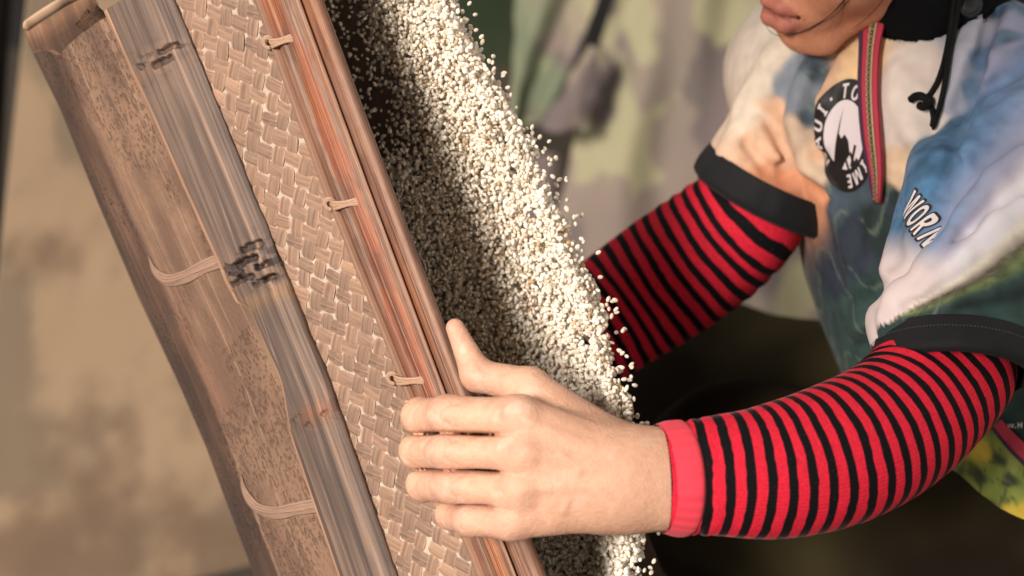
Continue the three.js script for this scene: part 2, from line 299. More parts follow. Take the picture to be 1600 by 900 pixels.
const fineUv = (g, a, b) => { const t = g.attributes.uv; for (let i = 0; i < t.count; i++) t.setXY(i, t.getX(i) * a, t.getY(i) * b); return g; };
// rim: two bamboo splits side by side, lashed with cane
{
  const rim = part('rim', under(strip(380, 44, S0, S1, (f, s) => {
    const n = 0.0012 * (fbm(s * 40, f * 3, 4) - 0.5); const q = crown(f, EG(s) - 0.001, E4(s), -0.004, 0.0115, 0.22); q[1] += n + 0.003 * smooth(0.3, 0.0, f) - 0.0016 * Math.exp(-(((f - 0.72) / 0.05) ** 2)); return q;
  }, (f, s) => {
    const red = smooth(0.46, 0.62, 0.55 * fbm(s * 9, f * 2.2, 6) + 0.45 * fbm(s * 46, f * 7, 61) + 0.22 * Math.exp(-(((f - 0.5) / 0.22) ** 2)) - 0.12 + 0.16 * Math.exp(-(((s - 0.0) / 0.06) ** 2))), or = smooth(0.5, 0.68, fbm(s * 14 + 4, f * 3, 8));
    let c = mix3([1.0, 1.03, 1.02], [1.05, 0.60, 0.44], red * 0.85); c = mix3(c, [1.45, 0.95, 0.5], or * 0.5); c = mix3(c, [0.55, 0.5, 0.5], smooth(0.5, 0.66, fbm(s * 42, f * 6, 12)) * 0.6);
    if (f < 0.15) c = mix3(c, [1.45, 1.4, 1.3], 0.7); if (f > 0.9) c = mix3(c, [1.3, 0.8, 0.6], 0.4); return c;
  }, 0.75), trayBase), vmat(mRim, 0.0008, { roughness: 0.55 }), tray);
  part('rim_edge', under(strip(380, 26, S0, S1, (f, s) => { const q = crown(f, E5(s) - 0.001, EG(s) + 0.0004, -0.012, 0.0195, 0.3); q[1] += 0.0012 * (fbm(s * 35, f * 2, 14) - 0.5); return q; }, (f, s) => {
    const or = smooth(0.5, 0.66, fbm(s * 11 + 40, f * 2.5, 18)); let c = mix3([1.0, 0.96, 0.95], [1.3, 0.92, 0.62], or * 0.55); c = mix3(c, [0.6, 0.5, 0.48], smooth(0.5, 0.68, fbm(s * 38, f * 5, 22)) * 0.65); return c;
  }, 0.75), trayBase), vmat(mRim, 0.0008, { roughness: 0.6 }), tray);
  // thin split tucked under the rim's left edge
  part('edge_split', under(strip(300, 12, S0, S1, (f, s) => crown(f, E4(s) - 0.002, E4(s) + 0.0042 + 0.0016 * (fbm(s * 22, 3, 1) - 0.5), -0.002, 0.0062, 0.3), (f, s) => mix3([0.75, 0.6, 0.5], [1.1, 0.85, 0.65], fbm(s * 20, f, 30))), trayBase), vmat(mTan, 0.0006), tray);
  const cane = new THREE.MeshStandardMaterial({ map: mTan.col, bumpMap: mTan.bump, bumpScale: 0.0006, color: new THREE.Color(1.5, 1.36, 1.15), roughness: 0.75 });
  for (const [x0, y0, x1, y1] of [[434, 62, 478, 57], [530, 314, 580, 312], [628, 586, 684, 591]]) {
    const a = onTray(x0, y0), b = onTray(x1, y1), g = [];
    for (const k of [0, 1]) {
      const pts = []; for (let i = 0; i <= 12; i++) { const t = i / 12, w = lerp(a.w + 0.003, b.w, t), s = lerp(a.s, b.s, t) + k * 0.0026 - 0.0012 + 0.0012 * Math.sin(t * 4 + k * 2); pts.push(T(s, w, lerp(-0.001, 0.0035, 0) + 0.0088 * Math.sqrt(clamp(1 - (2 * t - 0.95) ** 4)))); }
      g.push(tube(pts, 0.0019, 40, 8, 0.45, TN));
    }
    const kn = []; for (let i = 0; i <= 14; i++) { const q = i / 14 * 7; kn.push(T(a.s + 0.0032 * Math.cos(q), a.w + 0.0035 + 0.0028 * Math.sin(q), 0.004 + 0.002 * Math.sin(q * 0.7))); }
    g.push(tube(kn, 0.0015, 50, 8, 0.7));
    part('cane_tie', under(fineUv(mergeGeometries(g), 60, 4), trayBase), cane, rim);
  }
}
const mm2 = (px) => px * PX * 1.22;
// batten of split bamboo with worn nodes
{
  const nodes = [[268, 88, 0.9, 0.013], [412, 418, 1.6, 0.02], [514, 642, 0.7, 0.010]].map(([x, y, k, L]) => ({ ...onTray(x, y), k, L }));
  const gouges = [[271, 76, 19, 5], [264, 97, 20, 6], [400, 384, 20, 6], [392, 407, 22, 6], [388, 436, 24, 5], [428, 432, 12, 5]].map(([x, y, a, b]) => ({ ...onTray(x, y), a: mm2(a) / Math.cos(TILT), b: mm2(b) }));
  const gouge = (s, w) => { let g = 0; for (const q of gouges) { const dx = Math.abs(w - q.w + 0.0012 * (noise(s * 300, w * 300, 2) - 0.5)) / q.a, dy = Math.abs(s - q.s + 0.0016 * (noise(w * 400, s * 200, 7) - 0.5)) / q.b; g = Math.max(g, smooth(1.08, 0.85, dx) * smooth(1.15, 0.6, dy)); } return g; };
  const relief = (f, s) => {
    let h = 0;
    for (const n of nodes) { const d = (s - n.s) / (n.L * 0.55); h += 0.0010 * n.k * Math.exp(-d * d * 1.2); const m = Math.exp(-d * d * 1.6); h -= 0.003 * m * smooth(0.54, 0.66, fbm(s * 260, f * 7 + n.s * 90, 5)) * n.k * smooth(0.12, 0.3, f) * smooth(0.95, 0.75, f); }
    return h + 0.0005 * (fbm(s * 12, f * 16, 2) - 0.5) - 0.0006 * smooth(0.60, 0.70, fbm(s * 1.2, f * 9, 33));
  };
  const bump2 = (s) => { const d = s - nodes[1].s; return d > 0.012 ? 0.0016 * smooth(0.012, 0.02, d) : 0; };
  const wa = (s) => E3(s), wb = (s) => { const d = s - nodes[1].s; return E2(s) - (d > 0.012 ? 0.0075 * smooth(0.012, 0.02, d) * smooth(0.11, 0.06, d) : 0); };
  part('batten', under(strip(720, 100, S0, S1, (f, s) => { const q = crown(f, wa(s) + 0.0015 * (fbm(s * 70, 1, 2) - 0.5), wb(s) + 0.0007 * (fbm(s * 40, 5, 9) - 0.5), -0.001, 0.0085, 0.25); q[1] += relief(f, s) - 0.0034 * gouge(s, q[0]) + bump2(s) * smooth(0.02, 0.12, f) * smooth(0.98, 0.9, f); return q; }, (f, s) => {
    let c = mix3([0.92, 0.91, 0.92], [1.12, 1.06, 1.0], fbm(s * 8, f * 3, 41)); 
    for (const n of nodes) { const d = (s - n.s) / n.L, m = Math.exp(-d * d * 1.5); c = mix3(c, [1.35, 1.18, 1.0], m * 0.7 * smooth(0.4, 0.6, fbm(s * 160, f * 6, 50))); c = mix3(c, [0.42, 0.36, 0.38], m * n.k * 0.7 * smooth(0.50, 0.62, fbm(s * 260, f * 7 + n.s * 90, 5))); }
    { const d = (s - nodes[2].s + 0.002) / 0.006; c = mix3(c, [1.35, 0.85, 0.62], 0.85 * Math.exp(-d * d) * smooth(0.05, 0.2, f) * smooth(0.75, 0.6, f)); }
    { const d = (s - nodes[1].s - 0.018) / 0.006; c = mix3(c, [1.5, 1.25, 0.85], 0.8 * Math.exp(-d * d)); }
    c = mix3(c, [0.42, 0.37, 0.37], 0.85 * gouge(s, lerp(wa(s), wb(s), clamp((f - 0.06) / 0.88)))); if (f > 0.875) c = mix3(c, [2.5, 2.05, 1.65], 0.9); else c = mix3(c, [1.9, 1.65, 1.4], (s < nodes[1].s ? 0.6 : 0.2) * Math.exp(-(((f - 0.3 + 0.03 * fbm(s * 5, 2, 2)) / 0.02) ** 2))); return c;  // left edge painted pale as a highlight along the chamfer
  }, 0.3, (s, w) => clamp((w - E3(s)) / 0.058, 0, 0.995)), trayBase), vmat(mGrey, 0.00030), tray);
}
// flattened bamboo culm at the left, crushed into many short splits, its end open
{
  const endPts = [[33, 48], [60, 60], [90, 68], [108, 78], [122, 66], [142, 47], [166, 27]].map(([x, y]) => onTray(x, y)).sort((a, b) => a.w - b.w);
  const endS = (w) => { if (w <= endPts[0].w) return endPts[0].s; for (let i = 1; i < endPts.length; i++) if (w <= endPts[i].w) return lerp(endPts[i - 1].s, endPts[i].s, (w - endPts[i - 1].w) / (endPts[i].w - endPts[i - 1].w)); return endPts[endPts.length - 1].s; };
  const dash = (u, v) => { // short cracks along the grain, set in ragged rows across it
    v += 0.010 * (noise(u * 6, v * 9, 4) - 0.5) + 0.004 * (noise(u * 30, v * 20, 6) - 0.5); u += 0.010 * (noise(u * 20, v * 60, 8) - 0.5); const row = Math.floor(v * 60), jr = hash3(row, 3, 1), x = u * 30 + jr * 7, col = Math.floor(x), vv = v * 60 - row + 0.5 * (noise(u * 9, row * 3.7, 2) - 0.5), h = hash3(col, row, 7), dx = Math.abs(x - col - 0.5 - 0.3 * (h - 0.5)), dy = Math.abs(vv - 0.45 - 0.3 * (hash3(col, row, 9) - 0.5));
    return (h > 0.35 ? 1 : 0.25) * smooth(0.24, 0.05, dx) * smooth(0.40, 0.18, dy);
  };
  const crack = (u, v) => { const wu = u + 0.012 * (noise(u * 12, v * 40, 8) - 0.5), q = noise(wu * 140, v * 210 + 3 * noise(u * 7, v * 12, 2), 11), p = noise(wu * 120 + 31, v * 300, 5); return smooth(0.62, 0.86, q) + 0.5 * smooth(0.7, 0.9, p); };
  const zone = (u, v) => smooth(0.40, 0.60, fbm(u * 4, v * 14, 3, 3) + 0.06);
  const col = colourTex(320, 2048, (u, v) => { const a = fbm(u * 50, v * 3.5, 2, 3), d = fbm(u * 5, v * 14, 9), k = crack(u, v) * (0.25 + 0.75 * zone(u, v)); let q = mix3([100, 75, 60], [126, 97, 77], smooth(0.35, 0.65, d)); q = mix3(q, [160, 130, 108], smooth(0.58, 0.74, a) * 0.45); q = mix3(q, [94, 72, 60], smooth(0.5, 0.75, fbm(u * 8, v * 5, 14)) * 0.5); q = mix3(q, [74, 54, 44], clamp(k) * 0.5); return q; });
  const bmp = greyTex(320, 2048, (u, v) => clamp(0.55 + 0.3 * (fbm(u * 50, v * 3.5, 2, 3) - 0.5) + 0.25 * (fbm(u * 14, v * 40, 6) - 0.5) - 0.5 * clamp(crack(u, v)) * (0.25 + 0.75 * zone(u, v))));
  const mat = new THREE.MeshStandardMaterial({ map: col, bumpMap: bmp, bumpScale: 0.0015, roughness: 0.88, vertexColors: true, side: THREE.DoubleSide });
  const wid = (s) => E0(s) - E2(s);
  const front = (f, s) => { // from beside the batten to the far edge, where it rolls away
    const w2 = E2(s), w1 = E1(s), w0 = E0(s); let w, h;
    if (f < 0.72) { const t = f / 0.72; w = lerp(w2 - 0.003, w1, t); h = -0.001 + 0.004 * Math.sin(t * 2.6) + 0.0020 * (fbm(s * 26, f * 9, 8, 5) - 0.5); } else { const t = (f - 0.72) / 0.28, an = t * 1.45; h = 0.0012 - 0.045 * (1 - Math.cos(an)); w = lerp(w1, w0, Math.sin(an) / Math.sin(1.45)) - Math.min(0, h) * 0.95; }
    h -= 0.0022 * Math.exp(-(((f - 0.68) / 0.025) ** 2)) * smooth(0.35, 0.6, fbm(s * 12, 1, 2) + 0.15);
    return [w, h];
  };
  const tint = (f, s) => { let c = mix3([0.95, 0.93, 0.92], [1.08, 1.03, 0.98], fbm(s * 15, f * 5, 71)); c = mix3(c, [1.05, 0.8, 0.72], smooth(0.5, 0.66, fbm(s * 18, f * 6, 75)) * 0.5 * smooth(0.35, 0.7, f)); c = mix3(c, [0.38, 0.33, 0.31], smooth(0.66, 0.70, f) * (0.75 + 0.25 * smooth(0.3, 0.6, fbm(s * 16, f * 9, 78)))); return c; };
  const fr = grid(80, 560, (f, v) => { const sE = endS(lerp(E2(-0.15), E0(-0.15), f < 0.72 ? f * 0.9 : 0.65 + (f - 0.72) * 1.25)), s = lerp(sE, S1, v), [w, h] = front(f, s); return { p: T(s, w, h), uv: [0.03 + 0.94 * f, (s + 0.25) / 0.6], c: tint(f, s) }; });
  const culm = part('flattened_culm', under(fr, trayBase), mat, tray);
  // inner skin of the culm wall and its rear wall, which reaches further up than the front
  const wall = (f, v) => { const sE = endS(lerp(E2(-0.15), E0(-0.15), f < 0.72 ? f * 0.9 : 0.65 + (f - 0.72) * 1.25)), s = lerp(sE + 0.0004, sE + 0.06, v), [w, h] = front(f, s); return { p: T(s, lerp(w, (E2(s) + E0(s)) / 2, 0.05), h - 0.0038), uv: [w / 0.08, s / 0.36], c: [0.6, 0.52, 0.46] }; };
  const inner = grid(60, 12, wall);
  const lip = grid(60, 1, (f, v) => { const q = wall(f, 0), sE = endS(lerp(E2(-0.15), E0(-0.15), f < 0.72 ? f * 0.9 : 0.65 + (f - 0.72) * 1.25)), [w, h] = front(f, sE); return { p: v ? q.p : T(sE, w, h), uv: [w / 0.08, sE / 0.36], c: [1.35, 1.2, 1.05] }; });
  part('culm_lip', under(mergeGeometries([inner, lip]), trayBase), mat, culm);
  const eA = onTray(33, 46), eB = onTray(118, -6);
  const rear = grid(40, 120, (f, v) => { const top = lerp(eB.s, eA.s, smooth(0, 1, f)) - 0.012, s = lerp(top, S1, v), w = lerp(E2(s) + 0.002, E0(s), f), h = -0.048 - 0.006 * Math.sin(f * 3.1); return { p: T(s, w - h * 0.95, h), uv: [w / 0.08, s / 0.36], c: mix3([0.42, 0.35, 0.30], [1.1, 0.95, 0.8], smooth(0.025, 0.0, v)) }; });  // rear wall colour darkened below its lip to give interior shade
  part('culm_rear_wall', under(rear, trayBase), mat, culm);
  const rl = []; for (let i = 0; i <= 10; i++) { const t = i / 10; rl.push(P(lerp(36, 128, t), lerp(44, -12, t) - 3 * Math.sin(t * 3.1), 1.31 + 0.003 * Math.sin(t * 9))); }
  part('culm_rear_lip', under(tube(rl, 0.0018, 30, 8, 2.2), trayBase), new THREE.MeshStandardMaterial({ color: new THREE.Color(0.42, 0.27, 0.17), roughness: 0.7 }), culm);
  // the curled sheath inside the open end
  const c0 = onTray(134, 24, -0.004), cD = TS.clone().multiplyScalar(0.75).addScaledVector(TN, -0.66).normalize(), cU = TW.clone().cross(cD).normalize();
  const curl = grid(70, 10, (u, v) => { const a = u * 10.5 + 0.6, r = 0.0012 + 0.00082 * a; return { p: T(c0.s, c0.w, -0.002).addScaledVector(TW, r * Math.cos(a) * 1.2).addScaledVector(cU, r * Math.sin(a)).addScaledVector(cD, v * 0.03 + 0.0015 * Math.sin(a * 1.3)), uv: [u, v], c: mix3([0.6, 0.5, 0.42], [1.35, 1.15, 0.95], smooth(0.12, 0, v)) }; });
  part('curled_sheath', under(curl, trayBase), mat, culm);
  // cane hoops let into the culm
  const hoopMat = new THREE.MeshStandardMaterial({ map: mTan.col, bumpMap: mTan.bump, bumpScale: 0.0012, color: new THREE.Color(0.86, 0.76, 0.67), roughness: 0.65 });
  const onFront = (x, y, lift) => { const q = onTray(x, y); const s = q.s, t = clamp((q.w - E2(s)) / (E1(s) - E2(s))); return T(s, q.w, -0.001 + 0.004 * Math.sin(t * 2.6) * (t < 1 ? 1 : 0.5) + lift); };
  for (const path of [[[236, 398], [246, 422], [264, 434], [292, 428], [322, 414], [346, 404]], [[380, 738], [386, 765], [402, 787], [430, 795], [462, 792], [498, 787]]]) {
    const pts = path.map(([x, y]) => onFront(x, y, 0.0007)), pts2 = path.map(([x, y]) => onFront(x + 4, y + 9, 0.0008));
    part('cane_hoop', under(fineUv(mergeGeometries([tube(pts, (v) => (0.0034 + 0.0006 * Math.sin(v * 9)) * lerp(0.25, 1, smooth(0, 0.3, v)), 60, 14, 0.3, TN), tube(pts2, (v) => (0.0015 + 0.0005 * Math.sin(v * 14)) * smooth(0, 0.35, v), 60, 8, 0.5, TN)]), 26, 2), trayBase), hoopMat, culm);
  }
}
// woven back: a dusty mat with every splint crossing a piece of its own
{
  const mat = new THREE.MeshStandardMaterial({ map: mTan.col, bumpMap: mTan.bump, bumpScale: 0.0005, vertexColors: true, roughness: 0.9, side: THREE.DoubleSide });
  const dust = new THREE.MeshStandardMaterial({ vertexColors: true, roughness: 1, side: THREE.DoubleSide });
  const mCell = fibreMaps(47, 128, 512, [[131, 104, 87], [147, 118, 99], [165, 135, 113], [111, 86, 71]], 0.4), cellMat = new THREE.MeshStandardMaterial({ map: mCell.col, bumpMap: mCell.bump, bumpScale: 0.0002, vertexColors: true, roughness: 0.9, side: THREE.DoubleSide });
  const panel = part('woven_panel', under(strip(200, 30, S0, S1, (f, s) => [lerp(E4(s) - 0.006, E3(s) + 0.006, f), 0.0007 + 0.0012 * (fbm(s * 90, f * 9, 3) - 0.5)], (f, s) => mix3([0.38, 0.285, 0.215], [0.52, 0.41, 0.315], fbm(s * 120, f * 10, 4))), trayBase), dust, tray);
  const flat = (x, y) => ({ s: x * Math.sin(AL) + y * Math.cos(AL), w: (-x * Math.cos(AL) + y * Math.sin(AL)) / Math.cos(TILT) });
  const k = PX * 1.2, U = flat(0.906 * k, 0.40 * k), W = flat(-0.17 * k, 0.98 * k); // splint directions, per picture unit
  const uL = V(U.s, U.w, 0), wL = V(W.s, W.w, 0);
  const shapes = [[], []];
  for (let t = 0; t < 2; t++) for (let q = 0; q < 7; q++) {
    const sd = q * 13 + t * 5, L = 30 + hash3(q, t, 1) * 3, Wd = 21.2 + hash3(q, t, 2) * 2;
    const tone = q / 6, g = grid(7, 5, (u, v) => {
      const a = (u - 0.5) * L, b = (v - 0.5) * Wd * (1 - 0.34 * Math.abs(2 * u - 1) ** 4), e = Math.max(Math.abs(2 * u - 1) ** 4, Math.abs(2 * v - 1) ** 6);
      const h = 0.0013 - 0.0008 * Math.abs(2 * u - 1) ** 3.5 - 0.0006 * Math.abs(2 * v - 1) ** 5 + 0.0002 * noise(u * 4 + sd, v * 9, q);
      const d = t ? V(0, 0, 0).addScaledVector(wL, a).addScaledVector(uL, b) : V(0, 0, 0).addScaledVector(uL, a).addScaledVector(wL, b);
      let c = mix3([0.74, 0.73, 0.73], [1.28, 1.22, 1.15], tone * 0.75 + 0.25 * noise(u * 3 + sd, v * 12, 5)); c = mix3(c, [1.75, 1.68, 1.6], (0.5 + 0.3 * tone) * smooth(0.45, 1, e) * smooth(0.2, 0.7, noise(u * 9 + sd, v * 9, 2) + 0.25));
      return { p: TS.clone().multiplyScalar(d.x).addScaledVector(TW, d.y).addScaledVector(TN, h), c, uv: [(b * k + sd * 0.013) / 0.05, (a * k + sd * 0.031) / 0.36] };
    });
    shapes[t].push(g);
  }
  const pitch = 24.6; let n = 0;
  for (let i = -40; i <= 40; i++) for (let j = -40; j <= 40; j++) {
    const s = i * pitch * U.s + j * pitch * W.s + 0.004 * (0), w = 0.062 + i * pitch * U.w + j * pitch * W.w;
    if (s < -0.228 || s > 0.215 || w < E4(s) - 0.003 || w > E3(s) + 0.004) continue;
    const t = ((i + j) % 2 + 2) % 2, v = Math.floor(clamp(fbm(s * 32, w * 60, 3, 3) * 1.9 - 0.5 + rr(-0.3, 0.3), 0, 0.999) * 7), m = part('splint', shapes[t][v], cellMat, panel);
    m.name = n ? `splint_${String(n).padStart(3, '0')}` : 'splint'; n++;
    m.position.copy(T(s + rr(-0.001, 0.001), w + rr(-0.0012, 0.0012), 0.0003 + rr(0, 0.0005)).sub(trayBase));
    m.quaternion.setFromAxisAngle(TN, rr(-0.13, 0.13)); m.scale.setScalar(rr(0.90, 1.08));
  }
  console.log('splints', n);
}
// the tray's inner side, a dark mat that runs back from the rim
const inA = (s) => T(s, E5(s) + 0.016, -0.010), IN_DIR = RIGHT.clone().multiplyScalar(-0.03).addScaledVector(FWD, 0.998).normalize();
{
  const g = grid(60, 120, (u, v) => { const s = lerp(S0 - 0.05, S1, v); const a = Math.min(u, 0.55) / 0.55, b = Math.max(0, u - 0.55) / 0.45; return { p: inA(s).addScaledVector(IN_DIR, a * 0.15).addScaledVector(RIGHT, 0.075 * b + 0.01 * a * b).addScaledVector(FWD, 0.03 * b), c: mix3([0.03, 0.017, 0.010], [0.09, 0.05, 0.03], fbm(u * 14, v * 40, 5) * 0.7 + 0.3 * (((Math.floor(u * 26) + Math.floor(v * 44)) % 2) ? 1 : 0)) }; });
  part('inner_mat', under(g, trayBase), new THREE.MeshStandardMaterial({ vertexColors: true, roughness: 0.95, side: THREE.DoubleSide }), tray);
}
// ---------------------------------------------------------------- the person
const personBase = P(1700, 1150, 1.5); personBase.y = 0.0;
const person = thing('person', 'person in a printed t-shirt and red-black striped arm sleeves gripping the tray', 'person', personBase);
const mm = (px, d) => px * PX * d;                        // picture units at depth d -> metres

// --- T-shirt: torso, two short sleeves, folds
const tA = P(1432, 165, 1.415), tB = P(1600, 430, 1.415), tC = P(1745, 830, 1.425);
const farSh = P(1300, 112, 1.45), farBand = P(1186, 292, 1.44), nearSh = P(1622, 205, 1.335), nearBand = P(1490, 520, 1.222);
const bodyX = nearSh.clone().sub(farSh).normalize();      // from the far shoulder to the near one
const bodyY = tA.clone().sub(tC).addScaledVector(bodyX, -tA.clone().sub(tC).dot(bodyX)).normalize();
const bodyZ = bodyX.clone().cross(bodyY).normalize(); if (bodyZ.dot(RIGHT) > 0) bodyZ.negate(); // the way the chest faces
const toBody = (x, y, z, o) => [(x - o.x) * bodyX.x + (y - o.y) * bodyX.y + (z - o.z) * bodyX.z, (x - o.x) * bodyY.x + (y - o.y) * bodyY.y + (z - o.z) * bodyY.z, (x - o.x) * bodyZ.x + (y - o.y) * bodyZ.y + (z - o.z) * bodyZ.z];
const flatB = (p) => { const [a, b, c] = toBody(p.x, p.y, p.z, tA); return V(a * 0.68, b, c); };
function torsoField(grow) {
  const a = flatB(tA), b = flatB(tB), c = flatB(tC), sp = flatB(tA.clone().addScaledVector(bodyY, 0.02));
  const f1 = cap(a, b, 0.088 + grow, 0.113 + grow), f2 = cap(b, c, 0.113 + grow, 0.124 + grow), f3 = cap(flatB(farSh.clone().addScaledVector(bodyY, -0.01)), flatB(nearSh.clone().addScaledVector(bodyY, -0.02)), 0.040 + grow, 0.062 + grow);
  return (x, y, z) => { const q = toBody(x, y, z, tA); q[0] *= 0.68; return smin(smin(f1(...q), f2(...q), 0.02), f3(...q), 0.07); };
}
const segD = (A, B) => cap(A, B, 0, 0);
const fTorso = torsoField(0);
const bandAxisN = dirOf(-0.10, -0.90, -0.32), bandAxisF = dirOf(-0.43, -0.87, 0.26);
// near sleeve hangs wide; a flap of cloth runs from the chest to its hem
const fNear0 = cap(nearSh, nearBand, 0.064, 0.0480), fNear1 = cap(P(1500, 300, 1.275), P(1404, 488, 1.238), 0.030, 0.011);
const fFar0 = cap(farSh, farBand, 0.043, 0.0460);
const creases = []; // [from, to, width, height] ridges and valleys of the cloth
function crease(pts, w, h) { for (let i = 0; i + 1 < pts.length; i++) creases.push([segD(pts[i], pts[i + 1]), w, h]); }
let fShirtPlain, shirtZone, zoneMix;
const gaitA = P(1486, -80, 1.36), gaitB = P(1448, -8, 1.352), fNeckHole = cap(gaitA, gaitB, 0.0465, 0.0435);
{
  const planeN = nearBand.dot(bandAxisN), planeF = farBand.dot(bandAxisF);
  const fN = (x, y, z) => Math.max(smin(fNear0(x, y, z), fNear1(x, y, z), 0.03), x * bandAxisN.x + y * bandAxisN.y + z * bandAxisN.z - planeN - 0.012), fF = (x, y, z) => Math.max(fFar0(x, y, z), x * bandAxisF.x + y * bandAxisF.y + z * bandAxisF.z - planeF - 0.010);
  zoneMix = (x, y, z) => { const t = fTorso(x, y, z), n = fN(x, y, z), f = fF(x, y, z), a = smooth(-0.0035, 0.0035, t - n - 0.001); return a > 0 ? [1, a] : [2, smooth(-0.003, 0.003, t - f)]; };
  shirtZone = (x, y, z) => { const t = fTorso(x, y, z), n = fN(x, y, z), f = fF(x, y, z); return n < t - 0.001 ? 1 : f < t ? 2 : 0; };
  fShirtPlain = (x, y, z) => {
    const t = fTorso(x, y, z), n = fN(x, y, z), f = fF(x, y, z);
    return smin(smin(t, f, 0.012), n, 0.007) + 0.0022 * Math.exp(-(((n - t) / 0.004) ** 2)) + 0.0015 * Math.exp(-(((f - t) / 0.004) ** 2));
  };
}
const onShirt = (x, y, dEnd = 2) => { const d = ray(x, y).normalize(); return march(fShirtPlain, EYE, d, 0.8, dEnd) ?? P(x, y, 1.4); };
const S = (list) => list.map(([x, y]) => onShirt(x, y));
const fold = (list, w, h) => crease(S(list), w, h);
// far sleeve and chest side
fold([[1212, 80], [1165, 165], [1140, 235]], 0.010, 0.006); fold([[1235, 95], [1210, 190], [1230, 270], [1290, 300]], 0.007, -0.007); fold([[1262, 110], [1240, 190], [1262, 262], [1298, 296]], 0.007, 0.006);
fold([[1290, 95], [1262, 170], [1278, 250]], 0.007, -0.007); fold([[1318, 96], [1288, 160], [1285, 220]], 0.007, 0.005); fold([[1180, 190], [1215, 245], [1280, 290]], 0.005, 0.0045); fold([[1165, 225], [1200, 268], [1285, 306]], 0.005, -0.003);
// chest
fold([[1400, 110], [1440, 150], [1490, 165]], 0.008, 0.003); fold([[1400, 150], [1430, 210], [1440, 290]], 0.010, 0.003); fold([[1555, 20], [1530, 100], [1505, 165], [1488, 215]], 0.007, -0.008); fold([[1575, 20], [1552, 95], [1530, 160]], 0.008, 0.005); fold([[1530, 10], [1512, 80], [1480, 150]], 0.008, 0.004);
// armpit and near sleeve
fold([[1600, 105], [1540, 140], [1505, 190], [1488, 260], [1478, 300]], 0.006, -0.006);
fold([[1600, 150], [1540, 190], [1505, 245]], 0.008, 0.004); fold([[1600, 205], [1545, 240], [1495, 300], [1450, 380]], 0.007, -0.005); fold([[1600, 240], [1555, 275], [1500, 335], [1445, 425]], 0.008, 0.005); fold([[1600, 290], [1560, 315], [1510, 360], [1460, 420]], 0.006, -0.004); fold([[1600, 320], [1555, 345], [1500, 395], [1440, 460]], 0.008, 0.004);
fold([[1600, 385], [1540, 415], [1480, 450], [1420, 480]], 0.006, -0.004); fold([[1600, 430], [1545, 450], [1490, 470]], 0.008, 0.004); fold([[1600, 475], [1560, 485], [1500, 485]], 0.006, -0.003); fold([[1492, 300], [1436, 400], [1384, 496]], 0.008, 0.004);
// belly
fold([[1310, 330], [1335, 400], [1350, 500]], 0.012, 0.004); fold([[1480, 330], [1430, 400], [1380, 450], [1330, 470]], 0.009, -0.006); fold([[1460, 400], [1400, 470], [1340, 520]], 0.010, 0.005); fold([[1400, 330], [1390, 400], [1420, 430]], 0.008, -0.005); fold([[1375, 330], [1362, 420], [1325, 500]], 0.010, 0.004); fold([[1380, 470], [1350, 540]], 0.008, -0.004);

const hemPlane = (() => { const a = P(1470, 796, 1.345), b = P(1600, 858, 1.272), c = P(1690, 770, 1.56), n = b.clone().sub(a).cross(c.clone().sub(a)).normalize(); if (n.y > 0) n.negate(); return { n, k: a.dot(n) }; })();
function fShirt(x, y, z) {
  let d = fShirtPlain(x, y, z);
  if (d < 0.02 && d > -0.02) {
    let s = 0; for (const [g, w, h] of creases) { const q = g(x, y, z) / (w * 0.82); if (q < 2.6) s += h * Math.exp(-q * q); }
    s *= 1.8; s = s > 0.011 ? 0.011 : s < -0.014 ? -0.014 : s;
    d -= s + 0.0042 * (fbm(x * 22, y * 16, z * 22, 3) - 0.5) + 0.0016 * (fbm(x * 70, y * 40, z * 70, 2) - 0.5);
  }
  d = Math.max(d, -fNeckHole(x, y, z));
  return Math.max(d, x * hemPlane.n.x + y * hemPlane.n.y + z * hemPlane.n.z - hemPlane.k);
}
const hit = (x, y) => march(fShirt, EYE, ray(x, y).normalize(), 0.8, 2.2);

// the print: soft dyed areas of a landscape, each spread round a place on the cloth
const dye = [];
const spot = (c, w, ...at) => { const l = lin(c); for (const [x, y] of at) { const p = hit(x, y); if (p) dye.push({ p, c: l, w, z: shirtZone(p.x, p.y, p.z) }); } };
const CREAM = [226, 208, 196], TANO = [214, 170, 138], GREYB = [126, 132, 142], SLATE = [66, 80, 90], ORNG = [206, 138, 102], LAV = [176, 172, 194], BLUE = [74, 114, 148], WHITE = [234, 226, 230], PINKW = [222, 204, 202], DGRN = [34, 48, 48], TEAL = [44, 66, 62], BRN = [92, 80, 66], OLV = [104, 116, 70], NAVY = [40, 48, 60], LEAF = [136, 148, 66], YEL = [206, 176, 62];
spot([214, 196, 176], 1, [1212, 92], [1190, 130], [1170, 170], [1160, 205]); spot(TANO, 1, [1215, 170], [1200, 215], [1230, 245], [1180, 245], [1165, 215]); spot(ORNG, 1, [1225, 285], [1260, 300], [1190, 268], [1282, 305]); spot([206, 176, 150], 0.8, [1255, 225], [1275, 270], [1240, 200]);
spot(GREYB, 1, [1240, 110], [1228, 140], [1258, 130], [1245, 160]); spot(SLATE, 0.9, [1262, 165], [1268, 120], [1255, 190], [1275, 215]); spot(TANO, 0.9, [1290, 130], [1280, 160], [1300, 110], [1278, 190], [1286, 240]); spot([240, 200, 150], 0.8, [1330, 105], [1345, 95], [1320, 120]);
spot(CREAM, 1, [1400, 130], [1420, 170], [1450, 150], [1400, 200], [1440, 215], [1420, 110], [1470, 190], [1460, 120]); spot([228, 194, 160], 1, [1410, 255], [1430, 290], [1455, 270], [1400, 285], [1440, 240], [1462, 300], [1420, 320], [1440, 330], [1470, 310]);
